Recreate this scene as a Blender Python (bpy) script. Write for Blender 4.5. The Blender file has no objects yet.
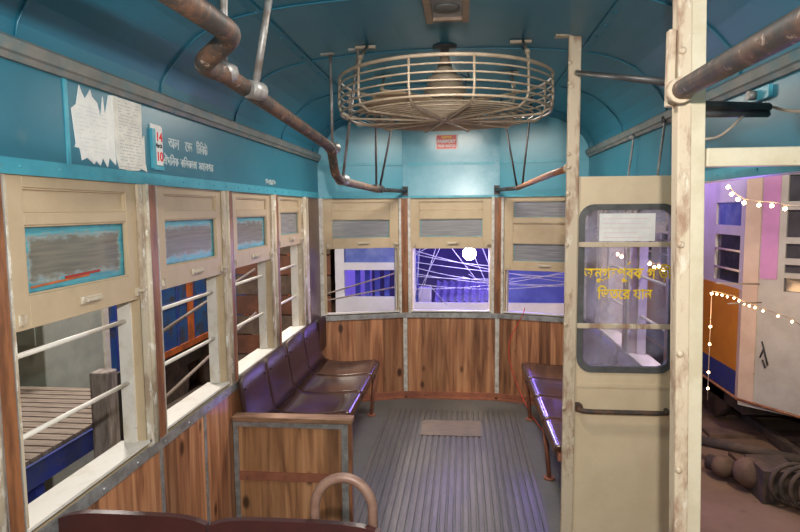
import bpy, bmesh, math, random
from mathutils import Vector, Matrix
random.seed(7)
PI = math.pi
S = bpy.context.scene
COL = S.collection

# ------------------------------------------------------------------ materials
MATS = {}
def mat(name, c1, c2=None, scale=6, lo=.4, hi=.6, rough=.55, metal=0., stretch=(1,1,1), bump=0., c3=None, lo3=.62, hi3=.7, scale3=30, spec=.5, detail=6):
    m = bpy.data.materials.new(name); m.use_nodes = True
    nt = m.node_tree; N = nt.nodes; L = nt.links
    b = N['Principled BSDF']
    b.inputs['Base Color'].default_value = (*c1, 1)
    b.inputs['Roughness'].default_value = rough
    b.inputs['Metallic'].default_value = metal
    b.inputs['Specular IOR Level'].default_value = spec
    tc = N.new('ShaderNodeTexCoord'); mp = N.new('ShaderNodeMapping')
    mp.inputs['Scale'].default_value = stretch
    L.new(tc.outputs['Object'], mp.inputs['Vector'])
    last = None
    def layer(prev, col, sc, lo, hi):
        n = N.new('ShaderNodeTexNoise'); n.inputs['Scale'].default_value = sc; n.inputs['Detail'].default_value = detail
        n.inputs['Roughness'].default_value = .65
        L.new(mp.outputs['Vector'], n.inputs['Vector'])
        r = N.new('ShaderNodeValToRGB'); r.color_ramp.elements[0].position = lo; r.color_ramp.elements[1].position = hi
        L.new(n.outputs['Fac'], r.inputs['Fac'])
        x = N.new('ShaderNodeMix'); x.data_type = 'RGBA'
        L.new(r.outputs['Color'], x.inputs['Factor'])
        if prev is None: x.inputs['A'].default_value = (*c1, 1)
        else: L.new(prev, x.inputs['A'])
        x.inputs['B'].default_value = (*col, 1)
        return x.outputs['Result'], n
    if c2:
        last, n = layer(None, c2, scale, lo, hi)
        if c3: last, _ = layer(last, c3, scale3, lo3, hi3)
        L.new(last, b.inputs['Base Color'])
        if bump:
            bp = N.new('ShaderNodeBump'); bp.inputs['Strength'].default_value = bump; bp.inputs['Distance'].default_value = .01
            L.new(n.outputs['Fac'], bp.inputs['Height']); L.new(bp.outputs['Normal'], b.inputs['Normal'])
    MATS[name] = m
    return m

def wood(name, base, dark, light, vert='Z', rough=.4, knots=True, plank=9.):
    """planked, knotted wood; grain runs along `vert`"""
    m = bpy.data.materials.new(name); m.use_nodes = True
    nt = m.node_tree; N = nt.nodes; L = nt.links; b = N['Principled BSDF']
    b.inputs['Roughness'].default_value = rough
    tc = N.new('ShaderNodeTexCoord'); mp = N.new('ShaderNodeMapping')
    s = {'X': (1.2,16,16), 'Y': (16,1.2,16), 'Z': (16,16,1.2)}[vert]
    mp.inputs['Scale'].default_value = s
    L.new(tc.outputs['Object'], mp.inputs['Vector'])
    n = N.new('ShaderNodeTexNoise'); n.inputs['Scale'].default_value = 1.6; n.inputs['Detail'].default_value = 7; n.inputs['Distortion'].default_value = .6
    L.new(mp.outputs['Vector'], n.inputs['Vector'])
    r = N.new('ShaderNodeValToRGB'); e = r.color_ramp.elements
    e[0].position = .33; e[0].color = (*dark, 1); e[1].position = .52; e[1].color = (*base, 1)
    q = e.new(.7); q.color = (*light, 1)
    L.new(n.outputs['Fac'], r.inputs['Fac'])
    # plank to plank tone
    mp2 = N.new('ShaderNodeMapping'); s2 = {'X': (0,plank,plank), 'Y': (plank,0,plank), 'Z': (plank,plank,0)}[vert]
    mp2.inputs['Scale'].default_value = s2
    L.new(tc.outputs['Object'], mp2.inputs['Vector'])
    v = N.new('ShaderNodeTexVoronoi'); v.inputs['Scale'].default_value = 1.; v.inputs['Randomness'].default_value = 0.35
    L.new(mp2.outputs['Vector'], v.inputs['Vector'])
    hs = N.new('ShaderNodeSeparateColor'); L.new(v.outputs['Color'], hs.inputs['Color'])
    mr = N.new('ShaderNodeMapRange'); mr.inputs['To Min'].default_value = .62; mr.inputs['To Max'].default_value = 1.3
    L.new(hs.outputs['Red'], mr.inputs['Value'])
    mul = N.new('ShaderNodeVectorMath'); mul.operation = 'SCALE'
    L.new(r.outputs['Color'], mul.inputs[0]); L.new(mr.outputs['Result'], mul.inputs['Scale'])
    out = mul.outputs['Vector']
    if knots:
        mp3 = N.new('ShaderNodeMapping'); s3 = {'X': (3.4,6.5,6.5), 'Y': (6.5,3.4,6.5), 'Z': (6.5,6.5,3.4)}[vert]
        mp3.inputs['Scale'].default_value = s3
        L.new(tc.outputs['Object'], mp3.inputs['Vector'])
        k = N.new('ShaderNodeTexVoronoi'); k.inputs['Scale'].default_value = 1.; k.inputs['Randomness'].default_value = 1
        L.new(mp3.outputs['Vector'], k.inputs['Vector'])
        kr = N.new('ShaderNodeValToRGB'); kr.color_ramp.elements[0].position = .09; kr.color_ramp.elements[0].color = (1,1,1,1)
        kr.color_ramp.elements[1].position = .17; kr.color_ramp.elements[1].color = (0,0,0,1)
        L.new(k.outputs['Distance'], kr.inputs['Fac'])
        x = N.new('ShaderNodeMix'); x.data_type = 'RGBA'
        L.new(kr.outputs['Color'], x.inputs['Factor']); L.new(out, x.inputs['A'])
        x.inputs['B'].default_value = (dark[0]*.35, dark[1]*.35, dark[2]*.35, 1)
        out = x.outputs['Result']
    L.new(out, b.inputs['Base Color'])
    MATS[name] = m
    return m

def glassmat(name, tint, clear=.85, grime=(.5,.5,.5), rough=.03, gs=9., lo=.45, hi=.75, gmax=.5, trans=0.):
    """thin pane: mostly see-through, glossy by angle, with patchy grime"""
    m = bpy.data.materials.new(name); m.use_nodes = True
    nt = m.node_tree; N = nt.nodes; L = nt.links
    N.remove(N['Principled BSDF']); out = N['Material Output']
    tr = N.new('ShaderNodeBsdfTransparent'); tr.inputs['Color'].default_value = (*tint, 1)
    gl = N.new('ShaderNodeBsdfGlossy'); gl.inputs['Roughness'].default_value = rough
    df = N.new('ShaderNodeBsdfDiffuse'); df.inputs['Color'].default_value = (*grime, 1)
    fr = N.new('ShaderNodeFresnel'); fr.inputs['IOR'].default_value = 1.5
    mx = N.new('ShaderNodeMixShader'); L.new(fr.outputs['Fac'], mx.inputs['Fac']); L.new(tr.outputs[0], mx.inputs[1]); L.new(gl.outputs[0], mx.inputs[2])
    tc = N.new('ShaderNodeTexCoord'); n = N.new('ShaderNodeTexNoise'); n.inputs['Scale'].default_value = gs; n.inputs['Detail'].default_value = 8
    L.new(tc.outputs['Object'], n.inputs['Vector'])
    mr = N.new('ShaderNodeMapRange'); mr.inputs['From Min'].default_value = lo; mr.inputs['From Max'].default_value = hi
    mr.inputs['To Min'].default_value = 1-clear; mr.inputs['To Max'].default_value = gmax
    L.new(n.outputs['Fac'], mr.inputs['Value'])
    m2 = N.new('ShaderNodeMixShader'); L.new(mr.outputs['Result'], m2.inputs['Fac']); L.new(mx.outputs[0], m2.inputs[1]); 
    tl = N.new('ShaderNodeBsdfTranslucent'); tl.inputs['Color'].default_value = (*grime, 1); m3 = N.new('ShaderNodeMixShader'); m3.inputs['Fac'].default_value = trans
    L.new(df.outputs[0], m3.inputs[1]); L.new(tl.outputs[0], m3.inputs[2]); L.new(m3.outputs[0], m2.inputs[2])
    L.new(m2.outputs[0], out.inputs['Surface'])
    MATS[name] = m
    return m

def sashglass(name, seed, rim=1., base=(.2,.19,.16)):
    """grimy sash pane with sloppy teal paint left round its rim; uses the pane's own 0..1 coordinates"""
    m = bpy.data.materials.new(name); m.use_nodes = True
    nt = m.node_tree; N = nt.nodes; L = nt.links; b = N['Principled BSDF']; out = N['Material Output']
    uv = N.new('ShaderNodeUVMap'); uv.uv_map = 'UVMap'
    sp = N.new('ShaderNodeSeparateXYZ'); L.new(uv.outputs['UV'], sp.inputs[0])
    def M(op, a, bb=None):
        x = N.new('ShaderNodeMath'); x.operation = op
        for i, v in enumerate((a, bb)):
            if v is None: continue
            if isinstance(v, (int, float)): x.inputs[i].default_value = v
            else: L.new(v, x.inputs[i])
        return x.outputs[0]
    du = M('MULTIPLY', M('MINIMUM', sp.outputs['X'], M('SUBTRACT', 1., sp.outputs['X'])), 3.)
    dv = M('MINIMUM', sp.outputs['Y'], M('SUBTRACT', 1., sp.outputs['Y']))
    d = M('MINIMUM', du, dv)
    mp = N.new('ShaderNodeMapping'); mp.inputs['Location'].default_value = (seed*3.1, seed, 0); mp.inputs['Scale'].default_value = (3,2,1)
    L.new(uv.outputs['UV'], mp.inputs['Vector'])
    n = N.new('ShaderNodeTexNoise'); n.inputs['Scale'].default_value = 4; n.inputs['Detail'].default_value = 5; L.new(mp.outputs['Vector'], n.inputs['Vector'])
    dd = M('ADD', M('MULTIPLY', d, 1./rim), M('MULTIPLY', M('SUBTRACT', n.outputs['Fac'], .5), .3))
    r = N.new('ShaderNodeValToRGB'); e = r.color_ramp.elements
    e[0].position = .0; e[0].color = (.04,.2,.28,1); e[1].position = .25; e[1].color = (*base,1)
    q = e.new(.12); q.color = (.07,.33,.42,1); q = e.new(.18); q.color = (.3,.36,.37,1)
    L.new(dd, r.inputs['Fac'])
    # horizontal smears
    mp2 = N.new('ShaderNodeMapping'); mp2.inputs['Scale'].default_value = (1.2,9,1); mp2.inputs['Location'].default_value = (seed,seed*2,0)
    L.new(uv.outputs['UV'], mp2.inputs['Vector'])
    n2 = N.new('ShaderNodeTexNoise'); n2.inputs['Scale'].default_value = 2; n2.inputs['Detail'].default_value = 6; L.new(mp2.outputs['Vector'], n2.inputs['Vector'])
    r2 = N.new('ShaderNodeValToRGB'); f = r2.color_ramp.elements; f[0].position = .3; f[0].color = (.7,.7,.68,1); f[1].position = .7; f[1].color = (1.3,1.27,1.15,1)
    L.new(n2.outputs['Fac'], r2.inputs['Fac'])
    x = N.new('ShaderNodeMix'); x.data_type = 'RGBA'; x.blend_type = 'MULTIPLY'; x.inputs['Factor'].default_value = 1
    L.new(r.outputs['Color'], x.inputs['A']); L.new(r2.outputs['Color'], x.inputs['B'])
    L.new(x.outputs['Result'], b.inputs['Base Color']); b.inputs['Roughness'].default_value = .4
    tr = N.new('ShaderNodeBsdfTransparent'); tr.inputs['Color'].default_value = (.8,.82,.8,1)
    mx = N.new('ShaderNodeMixShader'); 
    mr = N.new('ShaderNodeMapRange'); mr.inputs['From Min'].default_value = .1; mr.inputs['From Max'].default_value = .2; mr.inputs['To Min'].default_value = 0; mr.inputs['To Max'].default_value = .3
    L.new(dd, mr.inputs['Value']); L.new(mr.outputs['Result'], mx.inputs['Fac'])
    L.new(b.outputs[0], mx.inputs[1]); L.new(tr.outputs[0], mx.inputs[2]); L.new(mx.outputs[0], out.inputs['Surface'])
    MATS[name] = m
    return m

def emit(name, c, s):
    m = bpy.data.materials.new(name); m.use_nodes = True; b = m.node_tree.nodes['Principled BSDF']
    b.inputs['Base Color'].default_value = (*c, 1); b.inputs['Emission Color'].default_value = (*c, 1); b.inputs['Emission Strength'].default_value = s
    MATS[name] = m; return m

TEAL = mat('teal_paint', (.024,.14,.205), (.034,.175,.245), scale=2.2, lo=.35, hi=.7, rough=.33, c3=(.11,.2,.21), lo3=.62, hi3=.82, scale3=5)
ROOFT = mat('roof_teal', (.014,.125,.195), (.02,.155,.235), scale=1.6, lo=.35, hi=.7, rough=.38, c3=(.05,.17,.2), lo3=.6, hi3=.85, scale3=4)
TEAL_L = mat('teal_trim', (.05,.3,.4), (.07,.36,.46), scale=9, rough=.35, c3=(.15,.2,.2), lo3=.6, hi3=.75, scale3=20)
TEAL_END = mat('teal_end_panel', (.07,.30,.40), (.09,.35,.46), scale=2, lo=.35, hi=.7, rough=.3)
TEAL_SH = mat('teal_glossy_sheet', (.13,.35,.45), (.2,.42,.52), scale=4, rough=.22, c3=(.35,.5,.55), lo3=.62, hi3=.8, scale3=12)
GREY_M = mat('grey_moulding', (.13,.14,.13), (.2,.19,.17), scale=7, rough=.5, c3=(.07,.15,.17), lo3=.5, hi3=.7, scale3=9)
BEIGE = mat('beige_paint', (.5,.385,.25), (.42,.31,.19), scale=5, lo=.4, hi=.75, rough=.5, c3=(.2,.12,.07), lo3=.68, hi3=.76, scale3=22)
BEIGE_SH = mat('beige_screen_paint', (.7,.56,.38), (.58,.45,.29), scale=3, lo=.4, hi=.72, rough=.42, c3=(.22,.13,.07), lo3=.7, hi3=.78, scale3=14)
CREAM = mat('cream_peeling', (.52,.44,.33), (.34,.25,.17), scale=11, lo=.5, hi=.62, rough=.6, stretch=(1,1,.4), c3=(.72,.68,.6), lo3=.55, hi3=.62, scale3=26)
CREAM_R = mat('cream_rust', (.58,.47,.34), (.33,.2,.13), scale=14, lo=.5, hi=.62, rough=.65, stretch=(1,1,.35), bump=.3, c3=(.68,.6,.48), lo3=.6, hi3=.66, scale3=30)
WHITE = mat('white_paint', (.66,.62,.56), (.54,.47,.38), scale=9, lo=.5, hi=.7, rough=.45, c3=(.3,.2,.13), lo3=.68, hi3=.74, scale3=25)
ALU = mat('dull_aluminium', (.42,.42,.42), (.28,.27,.26), scale=18, rough=.42, metal=.55, c3=(.2,.12,.08), lo3=.64, hi3=.72, scale3=30)
STRIPW = mat('painted_rivet_strip', (.6,.58,.54), (.42,.38,.33), scale=18, rough=.45, metal=.0, c3=(.2,.12,.08), lo3=.62, hi3=.7, scale3=30)
BROWNP = mat('brown_post_wood', (.3,.12,.05), (.15,.06,.028), scale=5, rough=.4, stretch=(6,6,.8))
DARKP = mat('dark_bronze_panel', (.09,.05,.04), (.15,.09,.07), scale=4, rough=.28, metal=.3)
RUST = mat('rust_pipe', (.05,.04,.035), (.15,.075,.045), scale=16, lo=.42, hi=.6, rough=.6, metal=.15, bump=.3, c3=(.4,.3,.24), lo3=.6, hi3=.68, scale3=40)
RUST_H = mat('worn_brown_metal', (.2,.105,.075), (.27,.16,.12), scale=14, rough=.45, metal=.15, c3=(.14,.08,.06), lo3=.6, hi3=.7, scale3=26)
RUST_O = mat('orange_rust_pipe', (.34,.14,.065), (.2,.085,.05), scale=14, lo=.42, hi=.6, rough=.5, metal=.1, bump=.2, c3=(.5,.33,.24), lo3=.62, hi3=.7, scale3=30)
REDOX = mat('red_oxide', (.22,.075,.045), (.3,.11,.06), scale=8, rough=.55, c3=(.1,.05,.04), lo3=.6, hi3=.7, scale3=18)
STEEL = mat('grey_steel_rod', (.35,.34,.33), (.2,.17,.15), scale=14, rough=.45, metal=.4)
BLACKP = mat('black_rubber', (.02,.02,.022), (.045,.04,.04), scale=12, rough=.5)
GASKET = mat('grey_rubber', (.06,.06,.06), (.1,.1,.1), scale=12, rough=.5)
FANP = mat('fan_cream_paint', (.42,.33,.24), (.32,.24,.17), scale=12, rough=.45)
FANB = mat('fan_blade_paint', (.42,.31,.19), (.33,.23,.14), scale=6, rough=.5)
FLOORP = mat('floor_side_board', (.085,.085,.083), (.125,.115,.105), scale=5, lo=.35, hi=.7, rough=.55, c3=(.08,.08,.08), lo3=.6, hi3=.7, scale3=16)
FLOORS = mat('floor_slats', (.078,.073,.066), (.135,.118,.10), scale=5, lo=.35, hi=.7, rough=.5, stretch=(7,.7,1), bump=.2, c3=(.055,.05,.05), lo3=.58, hi3=.7, scale3=9)
HATCH = mat('hatch_board', (.2,.145,.1), (.14,.105,.08), scale=9, rough=.7, stretch=(1,4,1))
SEATM = mat('seat_plywood', (.035,.017,.012), (.06,.028,.019), scale=4, rough=.22, stretch=(1,5,1), c3=(.12,.06,.045), lo3=.62, hi3=.8, scale3=10)
SEATB = mat('dull_seat_back', (.034,.015,.013), (.05,.022,.018), scale=4, rough=.42, stretch=(1,5,1), spec=.3)
POSTP = mat('thick_cream_paint', (.62,.55,.41), (.54,.46,.32), scale=7, rough=.5, c3=(.3,.2,.13), lo3=.66, hi3=.72, scale3=24)
MAROON = mat('maroon_paint', (.06,.017,.016), (.04,.014,.014), scale=4, rough=.35, c3=(.15,.1,.09), lo3=.7, hi3=.76, scale3=20)
WOODR = wood('orange_pine', (.37,.16,.075), (.17,.065,.032), (.5,.25,.125), rough=.38)
WOODB = wood('faded_pine', (.38,.18,.08), (.19,.085,.04), (.5,.26,.13), rough=.5)
WOODT = mat('worn_timber', (.3,.16,.09), (.17,.09,.05), scale=7, rough=.6, stretch=(1,6,6))
PAPER = mat('white_paper', (.8,.79,.76), (.7,.7,.68), scale=14, rough=.8)
PAPER2 = mat('yellowed_paper', (.74,.72,.66), (.62,.6,.55), scale=20, rough=.8)
PRINT = mat('grey_print', (.42,.42,.42), rough=.8)
REDI = mat('red_ink', (.7,.03,.03), rough=.6)
BLACKI = mat('black_ink', (.03,.03,.04), rough=.6)
YELI = mat('yellow_paint', (.92,.62,.015), rough=.5)
YELS = mat('sticker_yellow', (.85,.62,.05), rough=.5)
WHITEI = mat('white_lettering', (.62,.66,.64), (.4,.5,.52), scale=60, rough=.7)
STICKR = mat('sticker_red', (.66,.05,.04), rough=.4)
STICKW = mat('sticker_white', (.85,.8,.8), rough=.5)
GLASS = glassmat('clear_pane', (.88,.87,.95), .96, (.6,.6,.7), .02, 5, .36, .66, .42, .8)
SG = [sashglass('grimy_sash_glass_%s' % k, i*1.7+.3, 1.0 if i < 3 else .4, (.2,.19,.16) if i < 3 else (.3,.3,.32)) for i, k in enumerate('abcdefg')]
LAMPG = mat('lamp_grey_glass', (.22,.22,.23), (.16,.16,.17), scale=8, rough=.2)
LAMPF = mat('lamp_wood_frame', (.3,.21,.15), (.2,.14,.1), scale=9, rough=.6)
EARTH = mat('packed_earth', (.23,.15,.1), (.16,.1,.065), scale=1.3, lo=.35, hi=.7, rough=.95, bump=.5, c3=(.09,.065,.05), lo3=.6, hi3=.72, scale3=5)
DECK = mat('deck_slat_wood', (.3,.24,.19), (.2,.15,.12), scale=6, rough=.8, stretch=(1,6,6))
BLUEB = mat('blue_beam_paint', (.03,.05,.3), (.05,.07,.2), scale=5, rough=.5, c3=(.12,.1,.12), lo3=.62, hi3=.72, scale3=12)
BLUEC = mat('blue_car_paint', (.02,.07,.26), (.03,.13,.32), scale=2.5, rough=.45, c3=(.06,.06,.07), lo3=.5, hi3=.62, scale3=5)
ORANGE = mat('orange_paint', (.6,.15,.03), (.3,.08,.03), scale=6, rough=.5)
AMBER = mat('amber_panel_paint', (.8,.33,.035), (.7,.26,.03), scale=2, rough=.4)
GREYG = mat('grey_green_steel', (.42,.45,.36), (.28,.31,.26), scale=3, lo=.38, hi=.68, rough=.55, c3=(.35,.22,.13), lo3=.63, hi3=.72, scale3=5)
TIMB = mat('weathered_post', (.36,.31,.28), (.17,.135,.11), scale=8, rough=.9, stretch=(3,3,.5), bump=.6)
JUNK = mat('dark_scrap', (.05,.04,.035), (.1,.07,.05), scale=6, rough=.85, bump=.5)
SCRAPB = mat('brown_scrap', (.17,.11,.075), (.1,.065,.045), scale=6, rough=.85, bump=.4)
BRICKB = mat('rusty_brown_side', (.22,.08,.04), (.12,.05,.03), scale=3, rough=.7, c3=(.3,.12,.06), lo3=.6, hi3=.7, scale3=8)
TRAMW = mat('white_tram_paint', (.72,.7,.68), (.6,.57,.54), scale=3, lo=.4, hi=.75, rough=.4, c3=(.35,.25,.18), lo3=.66, hi3=.75, scale3=8)
TRAMG = mat('grey_tram_paint', (.5,.5,.47), (.42,.41,.38), scale=3, rough=.45, c3=(.25,.2,.16), lo3=.66, hi3=.75, scale3=8)
TRAMC = mat('cream_tram_paint', (.66,.52,.42), (.58,.44,.35), scale=4, rough=.5, c3=(.2,.12,.08), lo3=.68, hi3=.76, scale3=8)
PINK = mat('pink_panel', (.6,.28,.55), (.5,.24,.48), scale=3, rough=.4)
DGLASS = mat('dark_tram_glass', (.05,.05,.06), (.08,.08,.1), scale=3, rough=.12)
BGLASS = mat('blue_tram_glass', (.12,.16,.42), (.2,.25,.5), scale=5, rough=.15)
CORR = mat('corrugated_sheet', (.35,.36,.42), (.22,.22,.28), scale=5, rough=.4, metal=.5)
CABLE = mat('pale_cable', (.4,.4,.44), rough=.4)
CABLET = mat('tan_cable', (.42,.33,.26), rough=.6)
REDW = mat('red_wire', (.6,.06,.04), rough=.5)
DARKI = mat('dark_interior', (.05,.05,.07), (.08,.07,.1), scale=2, rough=.8)
SHED = mat('shed_wall', (.06,.055,.05), (.1,.085,.07), scale=1, rough=.9)
BOARD = mat('chalk_board', (.035,.035,.035), (.06,.055,.05), scale=7, rough=.8)
BULB = emit('warm_bulb', (1,.62,.3), 25)
VLAMP = emit('violet_lamp', (.72,.66,1), 90)

# ------------------------------------------------------------------ mesh builder
class Frame:
    """u runs along a wall, d outward from its inner face, z up"""
    def __init__(s, p0, p1):
        s.o = Vector((p0[0], p0[1], 0)); v = Vector((p1[0]-p0[0], p1[1]-p0[1], 0)); s.len = v.length; s.u = v.normalized()
    def flip(s, n): s.n = Vector((n[0], n[1], 0)).normalized(); return s
    def p(s, u, z, d): return s.o + s.u*u + s.n*d + Vector((0,0,z))
WORLD = Frame((0,0), (1,0)).flip((0,1))     # u=x, d=y

class MB:
    def __init__(s): s.bm = bmesh.new()
    def hexa(s, c):
        v = [s.bm.verts.new(p) for p in c]
        for f in ((0,1,3,2),(4,6,7,5),(0,4,5,1),(2,3,7,6),(0,2,6,4),(1,5,7,3)): s.bm.faces.new([v[i] for i in f])
        return s
    def box(s, u0, u1, z0, z1, d0, d1, F=WORLD):
        return s.hexa([F.p(u, z, d) for u in (u0,u1) for z in (z0,z1) for d in (d0,d1)])
    def b3(s, x0, x1, y0, y1, z0, z1): return s.box(x0, x1, z0, z1, y0, y1)
    def tube(s, pts, r, n=8, close=False, cap=True, smooth=True):
        pts = [Vector(p) for p in pts]; rs = r if isinstance(r, (list, tuple)) else [r]*len(pts)
        rings = []; up = None; k = len(pts)
        for i, p in enumerate(pts):
            if close: t = (pts[(i+1) % k]-pts[i-1]).normalized()
            else: t = (pts[min(i+1,k-1)]-pts[max(i-1,0)]).normalized()
            if up is None: up = Vector((0,0,1)) if abs(t.z) < .9 else Vector((1,0,0))
            a = t.cross(up)
            if a.length < 1e-4: a = t.cross(Vector((0,1,0)))
            a.normalize(); b = a.cross(t).normalized(); up = b
            rings.append([s.bm.verts.new(p+(a*math.cos(2*PI*j/n)+b*math.sin(2*PI*j/n))*rs[i]) for j in range(n)])
        m = k if close else k-1
        for i in range(m):
            A, B = rings[i], rings[(i+1) % k]
            for j in range(n):
                f = s.bm.faces.new((A[j], A[(j+1)%n], B[(j+1)%n], B[j])); f.smooth = smooth
        if cap and not close:
            s.bm.faces.new(rings[0]); s.bm.faces.new(rings[-1])
        return s
    def ring(s, c, R, r, n=48, m=6, axis='Z'):
        c = Vector(c)
        def P(a): 
            return c+Vector((R*math.cos(a), R*math.sin(a), 0)) if axis == 'Z' else c+Vector((R*math.cos(a), 0, R*math.sin(a)))
        return s.tube([P(2*PI*i/n) for i in range(n)], r, m, close=True)
    def lathe(s, c, prof, n=24, axis='Z'):
        c = Vector(c); rings = []
        for r, h in prof:
            rings.append([s.bm.verts.new(c+(Vector((r*math.cos(2*PI*j/n), r*math.sin(2*PI*j/n), h)) if axis=='Z' else Vector((r*math.cos(2*PI*j/n), h, r*math.sin(2*PI*j/n))))) for j in range(n)])
        for A, B in zip(rings, rings[1:]):
            for j in range(n):
                f = s.bm.faces.new((A[j], A[(j+1)%n], B[(j+1)%n], B[j])); f.smooth = True
        s.bm.faces.new(rings[0]); s.bm.faces.new(rings[-1]); return s
    def poly(s, pts, off):
        """closed outline extruded by vector off"""
        off = Vector(off); A = [s.bm.verts.new(Vector(p)) for p in pts]; B = [s.bm.verts.new(Vector(p)+off) for p in pts]
        k = len(pts)
        for i in range(k): s.bm.faces.new((A[i], A[(i+1)%k], B[(i+1)%k], B[i]))
        s.bm.faces.new(A); s.bm.faces.new(B); return s
    def frame(s, outer, inner, off, z=None):
        """ring between two outlines of equal length, extruded"""
        off = Vector(off); k = len(outer)
        a = [s.bm.verts.new(Vector(p)) for p in outer]; b = [s.bm.verts.new(Vector(p)) for p in inner]
        c = [s.bm.verts.new(Vector(p)+off) for p in outer]; d = [s.bm.verts.new(Vector(p)+off) for p in inner]
        for i in range(k):
            j = (i+1) % k
            for q in ((a[i],a[j],b[j],b[i]),(c[i],d[i],d[j],c[j]),(a[i],c[i],c[j],a[j]),(b[i],b[j],d[j],d[i])): s.bm.faces.new(q)
        return s
    def sphere(s, c, r, n=10, sq=(1,1,1)):
        prof = [(max(r*math.sin(PI*i/n), .0004), -r*math.cos(PI*i/n)*sq[2]) for i in range(n+1)]
        return s.lathe(c, prof, n*2)
    def build(s, name, m, parent=None, kind=None, label=None, bevel=0, world=True, uvq=None):
        bm = s.bm; bmesh.ops.recalc_face_normals(bm, faces=bm.faces)
        if parent is not None: org = wloc(parent)
        else:
            xs = [v.co for v in bm.verts]; lo = [min(c[i] for c in xs) for i in range(3)]; hi = [max(c[i] for c in xs) for i in range(3)]
            org = Vector(((lo[0]+hi[0])/2, (lo[1]+hi[1])/2, lo[2]))
        for v in bm.verts: v.co -= org
        me = bpy.data.meshes.new(name)
        if uvq:
            uvl = bm.loops.layers.uv.new('UVMap'); F, u0, u1, z0, z1 = uvq
            for f in bm.faces:
                for l in f.loops:
                    p = l.vert.co+org; uu = (p-F.o).dot(F.u); l[uvl].uv = ((uu-u0)/(u1-u0), (p.z-z0)/(z1-z0))
        bm.to_mesh(me); bm.free()
        me.materials.append(m if not isinstance(m, str) else MATS[m])
        o = bpy.data.objects.new(name, me); COL.objects.link(o)
        if parent is not None: o.parent = parent
        else: o.location = org
        if kind: o['kind'] = kind
        if label: o['label'] = label
        if bevel:
            md = o.modifiers.new('bevel', 'BEVEL'); md.width = bevel; md.segments = 2; md.limit_method = 'ANGLE'
        return o

def wloc(o):
    v = Vector((0,0,0))
    while o is not None: v = v+Vector(o.location); o = o.parent
    return v
def tag(o, label, cat, group=None, kind=None):
    o['label'] = label; o['category'] = cat
    if group: o['group'] = group
    if kind: o['kind'] = kind
    return o
def thing(name, loc, label, cat, group=None):
    o = bpy.data.objects.new(name, None); COL.objects.link(o); o.location = loc; o.empty_display_size = .05
    return tag(o, label, cat, group)
def sroot(name, loc):
    o = bpy.data.objects.new(name, None); COL.objects.link(o); o.location = loc; o['kind'] = 'structure'; o.empty_display_size = .05
    return o
def text(name, body, size, m, F, u, z, d, parent=None, thick=.0012, width=None, slope=0., bold=0., sx=1., align='LEFT'):
    cu = bpy.data.curves.new(name, 'FONT'); cu.body = body; cu.size = size; cu.extrude = thick; cu.offset = bold; cu.align_x = align
    t = bpy.data.objects.new(name, cu); COL.objects.link(t)
    dg = bpy.context.evaluated_depsgraph_get(); me = bpy.data.meshes.new_from_object(t.evaluated_get(dg)); bpy.data.objects.remove(t); bpy.data.curves.remove(cu)
    if width:
        xs = [v.co.x for v in me.vertices]; w = max(xs)-min(xs); sx = width/w
    base = wloc(parent) if parent else F.p(u, z, d)
    for v in me.vertices:
        x = v.co.x*sx
        v.co = F.p(u+x, z+v.co.y+slope*x, d-v.co.z) - base
    me.materials.clear(); me.materials.append(m)
    o = bpy.data.objects.new(name, me); COL.objects.link(o)
    if parent: o.parent = parent
    else: o.location = base
    return o

# ------------------------------------------------------------------ frames of the walls (inner faces)
XW = 1.10
YF = 4.95                         # side walls meet the canted end here
YR = 5.18; XC = .40
Y0 = -2.2
FL = Frame((-XW, 0), (-XW, 1)).flip((-1, 0))         # u = world y
FR = Frame((XW, 0), (XW, 1)).flip((1, 0))
FC = Frame((-XC, YR), (XC, YR)).flip((0, 1))
aL = Vector((XC-XW, YR-YF))                            # placeholder vector
FA = Frame((-XW, YF), (-XC, YR)).flip((-(YR-YF), (XW-XC)))
FB = Frame((XC, YR), (XW, YF)).flip(((YR-YF), (XW-XC)))
SILL = .745; HEAD = 1.757; TH = .09

# ------------------------------------------------------------------ roof / ceiling
SEC = [(-1.10,2.09),(-1.085,2.16),(-1.05,2.22),(-.99,2.285),(-.93,2.335),(-.865,2.37),(-.78,2.398),(-.68,2.418),(-.55,2.433),(-.42,2.443),(-.2,2.452),(0,2.455)]
SEC = SEC + [(-x, z) for x, z in SEC[-2::-1]]
def secz(x):
    for (a, za), (b, zb) in zip(SEC, SEC[1:]):
        if a <= x <= b: return za+(zb-za)*(x-a)/(b-a)
    return 2.09
mb = MB(); outer = []; inner = []
y1 = YR+.12
ring0 = [(x, Y0, z) for x, z in SEC] + [(x*1.05, Y0, z+.06) for x, z in SEC[::-1]]
mb.poly(ring0, (0, y1-Y0, 0))
rc = mb.build('ceiling', ROOFT, kind='structure')
for p in rc.data.polygons: p.use_smooth = False
ribs = MB()
for y in (.0, .77, 1.54, 2.32, 3.10, 3.92, 4.74):
    ribs.tube([(x*.997, y, z-.004) for x, z in SEC], .0036, 6)
ribs.build('rib_seam', ROOFT, rc)
sm = MB()
for sx in (-1, 1):
    sm.tube([(sx*.69, Y0+.05, 2.413), (sx*.69, 5.1, 2.413)], .004, 6)
    sm.b3(sx*.69-.022, sx*.69+.022, Y0+.05, 5.1, 2.409, 2.4165)
    y = .1
    while y < 5.0:
        sm.sphere((sx*.69, y, 2.4095), .0065, 5); y += .17
sm.build('riveted_seam', ROOFT, rc)

# cornice mouldings along side walls
for sx, nm in ((-1, 'trim_1'), (1, 'trim_2')):
    mb = MB(); prof = [(1.10,2.115),(1.10,2.055),(1.085,2.055),(1.078,2.07),(1.07,2.075),(1.066,2.105),(1.075,2.115)]
    mb.poly([(sx*x, Y0, z) for x, z in prof], (0, YF-Y0-.01, 0)); mb.build(nm, GREY_M, kind='structure')

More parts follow.
